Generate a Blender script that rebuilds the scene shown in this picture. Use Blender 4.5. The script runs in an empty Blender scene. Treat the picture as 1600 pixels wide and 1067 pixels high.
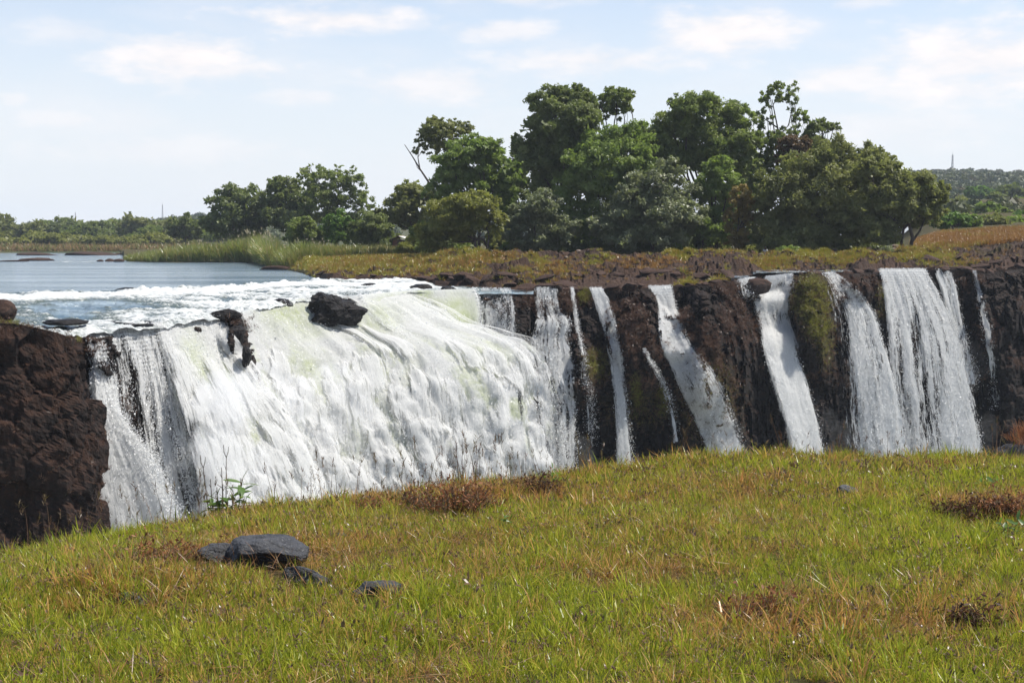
import bpy, math, random
import numpy as np
from mathutils import Vector, Matrix

# ------------------------------------------------------------------ camera, light, exposure
scene = bpy.context.scene
COL = scene.collection
F = 2198.0                    # focal length in pixels of a 1600 px wide frame
EYE = 5.0                     # metres above the river
PITCH = math.atan((533.5 - 372.0) / F)

cam_data = bpy.data.cameras.new('camera')
cam_data.sensor_width = 36.0
cam_data.lens = F / 1600.0 * 36.0
cam_data.clip_start = 0.1
cam_data.clip_end = 20000.0
cam = bpy.data.objects.new('camera', cam_data)
cam.location = (0, 0, EYE)
cam.rotation_euler = (math.radians(90) - PITCH, 0, 0)
COL.objects.link(cam)
scene.camera = cam

SUN_DIR = Vector((0.50, 0.06, 0.85)).normalized()
SUN_EL = math.asin(SUN_DIR.z)
SUN_AZ = math.atan2(SUN_DIR.x, SUN_DIR.y)

scene.view_settings.view_transform = 'Standard'
scene.view_settings.look = 'None'
scene.view_settings.exposure = 0.78
scene.view_settings.gamma = 1.0
scene.view_settings.use_curve_mapping = False
scene.render.engine = 'CYCLES'
scene.cycles.use_denoising = True
scene.cycles.max_bounces = 6
scene.cycles.diffuse_bounces = 3
scene.cycles.transmission_bounces = 4
scene.cycles.transparent_max_bounces = 24
scene.cycles.volume_bounces = 1
scene.cycles.sample_clamp_indirect = 6.0
scene.cycles.caustics_reflective = False
scene.cycles.caustics_refractive = False

world = bpy.data.worlds.new('World')
scene.world = world
world.use_nodes = True


def azel(u, v):
    x = (u - 800) / F
    yr = -(v - 533.5) / F
    y = math.cos(PITCH) + math.sin(PITCH) * yr
    z = -math.sin(PITCH) + math.cos(PITCH) * yr
    return math.atan2(x, y), math.atan2(z, math.hypot(x, y))


def build_sky():
    nt = world.node_tree
    N, L = nt.nodes, nt.links
    N.clear()
    out = N.new('ShaderNodeOutputWorld')
    bg = N.new('ShaderNodeBackground')
    bg.inputs['Strength'].default_value = 0.1
    sky = N.new('ShaderNodeTexSky')
    sky.sky_type = 'NISHITA'
    sky.sun_disc = False
    sky.sun_elevation = SUN_EL
    sky.sun_rotation = SUN_AZ
    sky.altitude = 900
    sky.air_density = 1.0
    sky.dust_density = 1.2
    sky.ozone_density = 2.0

    def math_(op, a, b=None, c=None, clamp=False):
        n = N.new('ShaderNodeMath')
        n.operation = op
        n.use_clamp = clamp
        for i, x in enumerate((a, b, c)):
            if x is None:
                continue
            if isinstance(x, (int, float)):
                n.inputs[i].default_value = x
            else:
                L.new(x, n.inputs[i])
        return n.outputs[0]

    def sstep(x, lo, hi, tlo=0.0, thi=1.0):
        n = N.new('ShaderNodeMapRange')
        n.interpolation_type = 'SMOOTHSTEP'
        L.new(x, n.inputs['Value'])
        n.inputs['From Min'].default_value = lo
        n.inputs['From Max'].default_value = hi
        n.inputs['To Min'].default_value = tlo
        n.inputs['To Max'].default_value = thi
        return n.outputs[0]

    def mix(f, a, b):
        n = N.new('ShaderNodeMix')
        n.data_type = 'RGBA'
        for k, x in ((0, f), (6, a), (7, b)):
            if hasattr(x, 'links'):
                L.new(x, n.inputs[k])
            else:
                n.inputs[k].default_value = x
        return n.outputs[2]

    tc = N.new('ShaderNodeTexCoord')
    sep = N.new('ShaderNodeSeparateXYZ')
    L.new(tc.outputs['Generated'], sep.inputs[0])
    az = math_('ARCTAN2', sep.outputs[0], sep.outputs[1])
    el = math_('ARCSINE', sep.outputs[2])
    comb = N.new('ShaderNodeCombineXYZ')
    L.new(math_('MULTIPLY', az, 9.0), comb.inputs[0])
    L.new(math_('MULTIPLY', el, 24.0), comb.inputs[1])
    warp = N.new('ShaderNodeTexNoise')
    warp.inputs['Scale'].default_value = 2.2
    warp.inputs['Detail'].default_value = 7
    warp.inputs['Roughness'].default_value = 0.6
    L.new(comb.outputs[0], warp.inputs['Vector'])
    wob = math_('SUBTRACT', warp.outputs['Fac'], 0.5)
    # cumulus banks at infinity: centre, half-width, half-height (radians) and density
    banks = [(285, 92, 120, 42, 1.0), (330, 108, 130, 22, .8), (520, 30, 150, 22, .95), (780, 50, 95, 18, .7),
             (1130, 52, 130, 40, .95), (930, 96, 160, 22, .8), (680, 135, 140, 30, .75), (1330, 122, 90, 30, .8),
             (1530, 95, 170, 62, 1.0), (1470, 140, 170, 34, .7), (115, 50, 70, 20, .45), (100, 188, 70, 16, .5),
             (470, 152, 70, 14, .5), (1420, 200, 230, 34, .45), (240, 235, 240, 25, .4), (800, 0, 120, 12, .5),
             (1350, 5, 60, 10, .5), (20, 155, 30, 10, .5)]
    total = None
    for (u, v, ru, rv, k) in banks:
        a0, e0 = azel(u, v)
        dx = math_('MULTIPLY', math_('SUBTRACT', az, a0), F / (ru * 1.15))
        dy = math_('MULTIPLY', math_('SUBTRACT', el, e0), F / (rv * 1.25))
        # flat base: stretch the lower half
        r2 = math_('ADD', math_('MULTIPLY', dx, dx), math_('MULTIPLY', dy, dy))
        r = math_('ADD', math_('SQRT', r2), math_('MULTIPLY', wob, -2.6))
        m = math_('MULTIPLY', sstep(r, 1.15, 0.1), k)
        total = m if total is None else math_('MAXIMUM', total, m)
    gen = N.new('ShaderNodeTexNoise')
    gen.inputs['Scale'].default_value = 0.9
    gen.inputs['Detail'].default_value = 6
    L.new(comb.outputs[0], gen.inputs['Vector'])
    wisps = math_('MULTIPLY', sstep(gen.outputs['Fac'], 0.45, 0.75), 0.35)
    cl = math_('MAXIMUM', total, wisps)
    cl = math_('MULTIPLY', cl, sstep(gen.outputs['Fac'], 0.15, 0.6, 0.75, 1.0), clamp=True)
    # milky air towards the horizon
    veil = sstep(el, 0.32, 0.0, 0.0, 1.0)
    base = mix(math_('MULTIPLY', veil, SKY_VEIL), sky.outputs[0], SKY_HAZE)
    tex2 = sstep(warp.outputs['Fac'], 0.3, 0.7)
    ccol = mix(tex2, SKY_CLOUD_B, SKY_CLOUD_A)
    col = mix(math_('MULTIPLY', cl, 1.0), base, ccol)
    L.new(col, bg.inputs['Color'])
    L.new(bg.outputs[0], out.inputs['Surface'])


SKY_VEIL = 0.93
SKY_HAZE = (5.1, 5.25, 5.5, 1)
SKY_CLOUD_A = (6.3, 5.95, 5.85, 1)
SKY_CLOUD_B = (5.5, 5.35, 5.45, 1)
build_sky()

sun_data = bpy.data.lights.new('sun', 'SUN')
sun_data.energy = 4.6
sun_data.angle = math.radians(0.53)
sun_data.color = (1.0, 0.955, 0.88)
sun = bpy.data.objects.new('sun', sun_data)
sun.rotation_euler = SUN_DIR.to_track_quat('Z', 'Y').to_euler()
sun.location = (0, 0, 60)
COL.objects.link(sun)

# ------------------------------------------------------------------ numeric helpers
rng = np.random.default_rng(7)
random.seed(7)
_perm = np.random.default_rng(11).permutation(512).astype(np.int64)
_grad = np.random.default_rng(12).normal(size=(512, 3))
_grad /= np.linalg.norm(_grad, axis=1, keepdims=True)


def pnoise(P):
    P = np.asarray(P, float)
    i = np.floor(P).astype(np.int64)
    f = P - i
    w = f * f * f * (f * (f * 6 - 15) + 10)
    res = 0
    for dx in (0, 1):
        hx = _perm[(i[:, 0] + dx) & 511]
        wx = w[:, 0] if dx else 1 - w[:, 0]
        for dy in (0, 1):
            hy = _perm[(hx + i[:, 1] + dy) & 511]
            wy = w[:, 1] if dy else 1 - w[:, 1]
            for dz in (0, 1):
                h = _perm[(hy + i[:, 2] + dz) & 511]
                wz = w[:, 2] if dz else 1 - w[:, 2]
                g = _grad[h]
                d = g[:, 0] * (f[:, 0] - dx) + g[:, 1] * (f[:, 1] - dy) + g[:, 2] * (f[:, 2] - dz)
                res = res + d * wx * wy * wz
    return res * 1.5


def fbm(P, octaves=4, gain=0.5, lac=2.03, mode=''):
    P = np.asarray(P, float)
    s, a, tot = 0, 1.0, 0.0
    for k in range(octaves):
        n = pnoise(P + 17.3 * k)
        if mode == 'ridge':
            n = 1 - 2 * np.abs(n)
        elif mode == 'billow':
            n = 2 * np.abs(n) - 0.5
        s = s + n * a
        tot += a
        a *= gain
        P = P * lac
    return s / tot


def cells(P, jitter=0.9):
    """Cellular noise: distance to the border between cells and a random number per cell."""
    P = np.asarray(P, float)
    i = np.floor(P).astype(np.int64)
    f = P - i
    f1 = np.full(len(P), 9.0)
    f2 = np.full(len(P), 9.0)
    rid = np.zeros(len(P))
    for dx in (-1, 0, 1):
        for dy in (-1, 0, 1):
            for dz in (-1, 0, 1):
                h = _perm[(_perm[(_perm[(i[:, 0] + dx) & 511] + i[:, 1] + dy) & 511] + i[:, 2] + dz) & 511]
                q = 0.5 + jitter * 0.28 * _grad[h] + np.array([dx, dy, dz]) - f
                d = np.sqrt((q * q).sum(1))
                near = d < f1
                f2 = np.where(near, f1, np.minimum(f2, d))
                rid = np.where(near, h / 511.0, rid)
                f1 = np.where(near, d, f1)
    return f2 - f1, rid


def blocks(P, size, seed=0.0):
    """Displacement of broken basalt: blocks standing proud by different amounts with cracks between them."""
    P = np.asarray(P, float)
    W = P + np.stack([pnoise(P * 0.5 / size + 5), pnoise(P * 0.5 / size + 15), pnoise(P * 0.5 / size + 25)], 1) * size * 0.55
    e, r_ = cells(W / (size * np.array([1.0, 1.0, 1.5])) + seed)
    return (r_ - 0.5) * 1.0 - 0.22 * (1 - ss(e, 0.0, 0.2))


def ss(x, a, b):
    t = np.clip((np.asarray(x, float) - a) / (b - a), 0, 1)
    return t * t * (3 - 2 * t)


def unproj(u, v, d):
    """World point at horizontal depth d (metres along +Y) seen at pixel (u, v) of the 1600x1067 photo."""
    u, v, d = np.broadcast_arrays(np.asarray(u, float), np.asarray(v, float), np.asarray(d, float))
    xr = (u - 800) / F
    yr = -(v - 533.5) / F
    y = math.cos(PITCH) + math.sin(PITCH) * yr
    z = -math.sin(PITCH) + math.cos(PITCH) * yr
    return np.stack([xr / y * d, d, EYE + z / y * d], -1)


def zof(v, d):
    return float(unproj(800, v, d)[2])


def interp(x, pts, k=1):
    pts = np.asarray(pts, float)
    return np.interp(x, pts[:, 0], pts[:, k])


def make_mesh(name, V, faces, tint=None, smooth=True, attrs=None):
    """faces: one (n,4) or (n,3) array or a list of them."""
    me = bpy.data.meshes.new(name)
    V = np.asarray(V, np.float32)
    if not isinstance(faces, (list, tuple)):
        faces = [faces]
    faces = [np.asarray(f, np.int32) for f in faces if len(f)]
    me.vertices.add(len(V))
    me.vertices.foreach_set('co', V.ravel())
    nl = sum(f.size for f in faces)
    nf = sum(len(f) for f in faces)
    me.loops.add(nl)
    me.polygons.add(nf)
    me.loops.foreach_set('vertex_index', np.concatenate([f.ravel() for f in faces]))
    starts, o = [], 0
    for f in faces:
        starts.append(o + np.arange(len(f)) * f.shape[1])
        o += f.size
    me.polygons.foreach_set('loop_start', np.concatenate(starts).astype(np.int32))
    me.update(calc_edges=True)
    me.polygons.foreach_set('use_smooth', np.full(nf, bool(smooth)))
    if tint is not None:
        attrs = dict(attrs or {}, tint=tint)
    for k, a in (attrs or {}).items():
        at = me.attributes.new(k, 'FLOAT', 'POINT')
        at.data.foreach_set('value', np.asarray(a, np.float32))
    me.validate()
    return me


def link(name, me, mat=None, parent=None, loc=None):
    o = bpy.data.objects.new(name, me)
    COL.objects.link(o)
    if mat is not None and me is not None and len(me.materials) == 0:
        me.materials.append(mat)
    if loc is not None:
        o.location = loc
    if parent is not None:
        o.parent = parent
    return o


def tag(o, label=None, cat=None, group=None, kind=None):
    for k, x in (('label', label), ('category', cat), ('group', group), ('kind', kind)):
        if x:
            o[k] = x
    return o


def thing(name, label, cat, loc=(0, 0, 0), group=None, rotz=0.0):
    o = bpy.data.objects.new(name, None)
    o.empty_display_size = 0.3
    COL.objects.link(o)
    o.location = loc
    o.rotation_euler = (0, 0, rotz)
    return tag(o, label, cat, group)


def copy_tree(o, parent=None):
    c = o.copy()
    COL.objects.link(c)
    if parent is not None:
        c.parent = parent
    for ch in list(o.children):
        copy_tree(ch, c)
    return c


def grid_faces(nr, nc):
    i = np.arange(nr * nc).reshape(nr, nc)
    return np.stack([i[:-1, :-1].ravel(), i[:-1, 1:].ravel(), i[1:, 1:].ravel(), i[1:, :-1].ravel()], 1)


def grid_normals(P):
    """P (nr,nc,3) -> unit normals."""
    du = np.gradient(P, axis=1)
    dv = np.gradient(P, axis=0)
    n = np.cross(du, dv)
    n /= np.linalg.norm(n, axis=-1, keepdims=True) + 1e-9
    return n


class Tubes:
    """Collects tapered tubes into one mesh."""
    def __init__(self):
        self.V, self.Fq, self.n = [], [], 0

    def add(self, path, radii, sides=6):
        P = np.asarray(path, float)
        m = len(P)
        r = np.asarray(radii, float) if np.ndim(radii) else np.full(m, radii)
        if len(r) == 2 and m > 2:
            r = np.linspace(r[0], r[1], m)
        T = np.gradient(P, axis=0)
        T /= np.linalg.norm(T, axis=1, keepdims=True) + 1e-9
        ref = np.where(np.abs(T[:, 2:3]) > 0.9, np.array([[1.0, 0, 0]]), np.array([[0, 0, 1.0]]))
        A = np.cross(T, ref)
        A /= np.linalg.norm(A, axis=1, keepdims=True) + 1e-9
        B = np.cross(T, A)
        an = np.arange(sides) / sides * 2 * math.pi
        ring = P[:, None] + r[:, None, None] * (np.cos(an)[None, :, None] * A[:, None] + np.sin(an)[None, :, None] * B[:, None])
        idx = self.n + np.arange(m * sides).reshape(m, sides)
        nx = np.roll(idx, -1, axis=1)
        self.Fq.append(np.stack([idx[:-1].ravel(), nx[:-1].ravel(), nx[1:].ravel(), idx[1:].ravel()], 1))
        self.V.append(ring.reshape(-1, 3))
        self.n += m * sides

    def mesh(self, name):
        return make_mesh(name, np.concatenate(self.V), np.concatenate(self.Fq))


def bez(a, b, bend=0.15, n=5, seed=None):
    r = np.random.default_rng(seed)
    a, b = np.asarray(a, float), np.asarray(b, float)
    L = np.linalg.norm(b - a)
    m = (a + b) / 2 + r.normal(size=3) * L * bend
    t = np.linspace(0, 1, n)[:, None]
    return (1 - t) ** 2 * a + 2 * t * (1 - t) * m + t * t * b


# ------------------------------------------------------------------ materials
class Mat:
    def __init__(self, name):
        self.m = bpy.data.materials.new(name)
        self.m.use_nodes = True
        self.nt = self.m.node_tree
        self.N, self.L = self.nt.nodes, self.nt.links
        self.N.clear()
        self.out = self.N.new('ShaderNodeOutputMaterial')

    def node(self, t, **kw):
        n = self.N.new(t)
        for k, v in kw.items():
            setattr(n, k, v)
        return n

    def put(self, sock, x):
        if x is None:
            return
        if hasattr(x, 'is_linked') or hasattr(x, 'links'):
            self.L.new(x, sock)
        elif isinstance(x, tuple) and len(x) == 3 and sock.type == 'RGBA':
            sock.default_value = (*x, 1)
        else:
            sock.default_value = x

    def math(self, op, a, b=None, clamp=False):
        n = self.node('ShaderNodeMath', operation=op, use_clamp=clamp)
        self.put(n.inputs[0], a)
        self.put(n.inputs[1], b)
        return n.outputs[0]

    def mix(self, f, a, b, mode='MIX'):
        n = self.node('ShaderNodeMix', data_type='RGBA', blend_type=mode)
        self.put(n.inputs[0], f)
        self.put(n.inputs[6], a)
        self.put(n.inputs[7], b)
        return n.outputs[2]

    def ramp(self, x, lo, hi, a=0.0, b=1.0):
        n = self.node('ShaderNodeMapRange', interpolation_type='SMOOTHSTEP')
        self.put(n.inputs['Value'], x)
        n.inputs['From Min'].default_value = lo
        n.inputs['From Max'].default_value = hi
        n.inputs['To Min'].default_value = a
        n.inputs['To Max'].default_value = b
        return n.outputs[0]

    def pos(self, scale=(1, 1, 1), obj=False):
        if obj:
            s = self.node('ShaderNodeTexCoord').outputs['Object']
        else:
            s = self.node('ShaderNodeNewGeometry').outputs['Position']
        n = self.node('ShaderNodeMapping')
        self.L.new(s, n.inputs[0])
        n.inputs['Scale'].default_value = scale
        return n.outputs[0]

    def noise(self, vec, scale, detail=4, rough=0.55, dist=0.0):
        n = self.node('ShaderNodeTexNoise')
        self.L.new(vec, n.inputs['Vector'])
        n.inputs['Scale'].default_value = scale
        n.inputs['Detail'].default_value = detail
        n.inputs['Roughness'].default_value = rough
        n.inputs['Distortion'].default_value = dist
        return n.outputs['Fac']

    def attr(self, name, kind='GEOMETRY'):
        n = self.node('ShaderNodeAttribute', attribute_name=name, attribute_type=kind)
        return n.outputs['Fac']

    def bump(self, h, strength=0.5, dist=0.1):
        n = self.node('ShaderNodeBump')
        n.inputs['Strength'].default_value = strength
        n.inputs['Distance'].default_value = dist
        self.put(n.inputs['Height'], h)
        return n.outputs[0]

    def principled(self, col, rough=0.8, normal=None, spec=0.4, **kw):
        n = self.node('ShaderNodeBsdfPrincipled')
        self.put(n.inputs['Base Color'], col)
        self.put(n.inputs['Roughness'], rough)
        self.put(n.inputs['Normal'], normal)
        self.put(n.inputs['Specular IOR Level'], spec)
        for k, v in kw.items():
            self.put(n.inputs[k], v)
        self.L.new(n.outputs[0], self.out.inputs[0])
        return n

    def leafy(self, col, trans=0.4, tcol=None, gloss=0.02, rough=0.45):
        d = self.node('ShaderNodeBsdfDiffuse')
        self.put(d.inputs[0], col)
        t = self.node('ShaderNodeBsdfTranslucent')
        self.put(t.inputs[0], tcol if tcol is not None else col)
        m = self.node('ShaderNodeMixShader')
        m.inputs[0].default_value = trans
        self.L.new(d.outputs[0], m.inputs[1])
        self.L.new(t.outputs[0], m.inputs[2])
        g = self.node('ShaderNodeBsdfGlossy')
        g.inputs['Roughness'].default_value = rough
        g.inputs[0].default_value = (1, 1, 1, 1)
        m2 = self.node('ShaderNodeMixShader')
        m2.inputs[0].default_value = gloss
        self.L.new(m.outputs[0], m2.inputs[1])
        self.L.new(g.outputs[0], m2.inputs[2])
        self.L.new(m2.outputs[0], self.out.inputs[0])


def mat_rock(name, dark=(0.022, 0.018, 0.015), mid=(0.06, 0.04, 0.03), brown=(0.13, 0.062, 0.036), moss=(0.085, 0.075, 0.012),
             scale=1.0, rough=0.85, ledge=0.6, spec=0.15):
    """tint attribute: 0 bare rock .. 1 dry brown growth; moss attribute: yellow-green growth."""
    M = Mat(name)
    p = M.pos()
    ps = M.pos((1, 1, 0.28))
    n1 = M.noise(ps, 0.5 * scale, 6, 0.62)
    n2 = M.noise(p, 2.6 * scale, 6, 0.65)
    n3 = M.noise(p, 9.0 * scale, 4, 0.6)
    c = M.mix(M.ramp(n1, 0.35, 0.68), dark, mid)
    c = M.mix(M.ramp(n2, 0.42, 0.7, 0, 0.7), c, M.mix(0.5, dark, brown))
    geo = M.node('ShaderNodeNewGeometry')
    sp = M.node('ShaderNodeSeparateXYZ')
    M.L.new(geo.outputs['Normal'], sp.inputs[0])
    up = M.ramp(M.math('ADD', sp.outputs[2], M.math('MULTIPLY', M.math('SUBTRACT', n2, 0.5), 0.9)), 0.15, 0.6)
    grow = M.math('ADD', M.math('MULTIPLY', up, ledge), M.math('MULTIPLY', M.attr('tint'), M.ramp(n2, 0.3, 0.6)), clamp=True)
    c = M.mix(M.math('MULTIPLY', grow, 0.9), c, M.mix(M.ramp(n3, 0.3, 0.7), brown, M.mix(0.45, brown, dark)))
    c = M.mix(M.math('MULTIPLY', M.attr('moss'), M.ramp(n2, 0.35, 0.55), clamp=True), c, M.mix(M.ramp(n3, 0.3, 0.7), moss, M.mix(0.6, moss, dark)))
    h = M.math('ADD', n2, M.math('MULTIPLY', n3, 0.5))
    M.principled(c, rough, M.bump(h, 0.9, 0.25 / scale), spec)
    return M.m


def mat_leaf(name, a, b, c=None, trans=0.42, gloss=0.018, rough=0.5):
    """tint attribute runs from colour a to colour b; c is the translucent hue."""
    M = Mat(name)
    t = M.attr('tint')
    n = M.noise(M.pos(), 0.35, 3)
    f = M.math('ADD', M.math('MULTIPLY', t, 0.75), M.math('MULTIPLY', M.ramp(n, 0.3, 0.7), 0.25))
    col = M.mix(f, a, b)
    tc = M.mix(0.5, col, c or (a[0] * 1.6, a[1] * 1.7, a[2]))
    M.leafy(col, trans, tc, gloss, rough)
    return M.m
# ------------------------------------------------------------------ lie of the land
# lip of the falls: photo column, photo row, distance
LIP = [(-500, 545, 78), (-250, 535, 84), (60, 526, 96), (130, 521, 100), (250, 507, 105), (350, 496, 111), (400, 485, 118),
       (470, 470, 125), (560, 465, 130), (640, 458, 135), (740, 455, 138), (830, 454, 140), (940, 453, 142), (1040, 450, 144),
       (1110, 446, 146), (1170, 438, 148), (1250, 430, 152), (1300, 430, 153), (1380, 424, 156), (1450, 424, 158),
       (1540, 428, 160), (1620, 416, 163), (1900, 405, 172), (2300, 405, 185)]
LIPU = np.array([p[0] for p in LIP], float)
LIPD = np.array([p[2] for p in LIP], float)
LIPZ = np.array([zof(p[1], p[2]) for p in LIP])


def lip_d(u):
    return np.interp(u, LIPU, LIPD)


def lip_z(u):
    return np.interp(u, LIPU, LIPZ)


SHORE = [(-500, 600), (180, 600), (196, 300), (240, 289), (400, 285), (425, 236), (452, 218), (472, 200), (488, 180), (515, 171), (560, 168), (640, 160), (680, 150),
         (740, 145.5), (790, 142), (835, 140.2), (2300, 140)]
ISLE = [(-500, 1.0), (200, 1.2), (400, 1.4), (520, 1.9), (700, 2.5), (1200, 2.7), (1400, 3.2), (1560, 4.3), (1620, 4.6), (2300, 5.0)]


def xy_to_u(x, y):
    return 800 + F * x / np.maximum(y, 1.0)


def land_z(u, d):
    """Smooth height of the island, its rock shelf and the far field."""
    u = np.asarray(u, float)
    d = np.asarray(d, float)
    s = interp(u, SHORE)
    lz, ld = lip_z(u), lip_d(u)
    H = interp(u, ISLE)
    wl = ss(u, 760, 850)
    e = d - s
    low = np.where(e > 0, 0.25 * ss(e, 0, 2) + (H - 0.25) * ss(e, 0, 34), -0.25 * np.minimum(-e, 8))
    high = lz + 0.1 + (H - lz - 0.1) * ss(d - ld, 0, 30)
    z = low * (1 - wl) + high * wl
    # the field on the right keeps climbing
    wr = ss(u, 1380, 1480)
    z = z + wr * (0.045 * np.maximum(d - 185, 0))
    return z


def shelf_noise(P):
    a = fbm(P * np.array([0.16, 0.16, 0.2]), 4, 0.55) * 1.5
    b = fbm(P * np.array([0.55, 0.55, 0.6]) + 40, 4, 0.55, mode='ridge') * 0.55
    return a + b


def build_island():
    us = np.concatenate([np.arange(120, 780, 5.0), np.arange(780, 1720, 3.0), np.arange(1720, 2300, 14.0)])
    ts = np.concatenate([[0.0], np.linspace(0.02, 45, 70), np.linspace(46.5, 120, 36), np.linspace(126, 360, 30)])
    U, T = np.meshgrid(us, ts)
    ld = lip_d(U)
    D = ld + 0.2 + T
    Z = land_z(U, D)
    X = (U - 800) / F * D
    P = np.stack([X, D, Z], -1).reshape(-1, 3)
    n = shelf_noise(P).reshape(U.shape)
    edge = ss(T, 0.0, 2.5)
    rock = 1 - ss(D, 178, 196)
    out = ss(Z, -0.3, 0.5)
    lump = np.maximum(ss(U, 845, 900) * (1 - ss(U, 1165, 1190)), ss(U, 1318, 1330) * (1 - ss(U, 1360, 1372)))
    lump = np.maximum(lump, ss(U, 660, 700) * .6)
    hh = fbm(P * np.array([.22, .16, 0]) + 21, 3).reshape(U.shape)
    Z = Z + lump * ss(T, .8, 5) * (1 - ss(T, 13, 24)) * (0.75 + 1.5 * hh)
    amp = (0.12 + 0.9 * rock) * out * (0.15 + 0.85 * edge)
    Z = Z + n * amp
    st_ = 0.42                                                   # broken into low ledges
    q_ = (Z + .25 * hh) / st_
    led = (np.floor(q_) + ss(q_ - np.floor(q_), .62, 1.0)) * st_ - .25 * hh
    wl_ = rock * ss(U, 640, 700) * ss(T, .5, 3) * .85
    Z = Z * (1 - wl_) + led * wl_
    Z = Z - 1.6 * (T < 0.01)
    # channels that feed the right-hand falls
    for (uc, hw, d0, d1, zt) in CHANNELS:
        w = ss(hw * 1.35 - np.abs(U - uc), 0, hw * .35) * ss(D, d0 - 3, d0) * (1 - ss(D, d1, d1 + 5))
        Z = Z * (1 - w) + np.minimum(Z, zt - 0.25) * w
    bk = blocks(P, 2.2, 3).reshape(U.shape) * 0.75 + blocks(P, 0.9, 8).reshape(U.shape) * 0.35
    Z = Z + bk * rock * out * (0.2 + 0.8 * edge) * (0.5 + 0.5 * ss(n, -.3, .6))
    brown = 0.9 * ss(fbm(P * 0.25 + 9, 3).reshape(U.shape), -0.25, 0.35) * rock + 0.1 * rock
    moss = ss(fbm(P * 0.18 + 77, 3).reshape(U.shape), 0.28, 0.55) * 0.6 * ss(T, 8, 16)
    moss = np.maximum(moss, 0.9 * ss(D, 184, 200))
    P = np.stack([X, D, Z], -1).reshape(-1, 3)
    me = make_mesh('island_ground', P, grid_faces(*U.shape)[:, ::-1], tint=brown.ravel(), attrs={'moss': moss.ravel()}, smooth=False)
    o = link('island_ground', me, mat_rock('shelf_rock', dark=(0.012, 0.009, 0.0075), mid=(0.028, 0.021, 0.017), brown=(0.062, 0.034, 0.021), scale=1.3, ledge=0.5))
    o['kind'] = 'structure'
    return o


# (centre column, half width in columns, near distance, far distance, water level)
CHANNELS = [(1222, 34, 150, 159, zof(428, 152) + 0.05), (1262, 60, 152.5, 163, zof(427, 153) + 0.1), (1412, 46, 156, 160, zof(423, 157)),
            (925, 75, 160, 168, zof(418, 164)), (1168, 22, 148, 156, zof(434, 149))]


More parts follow.
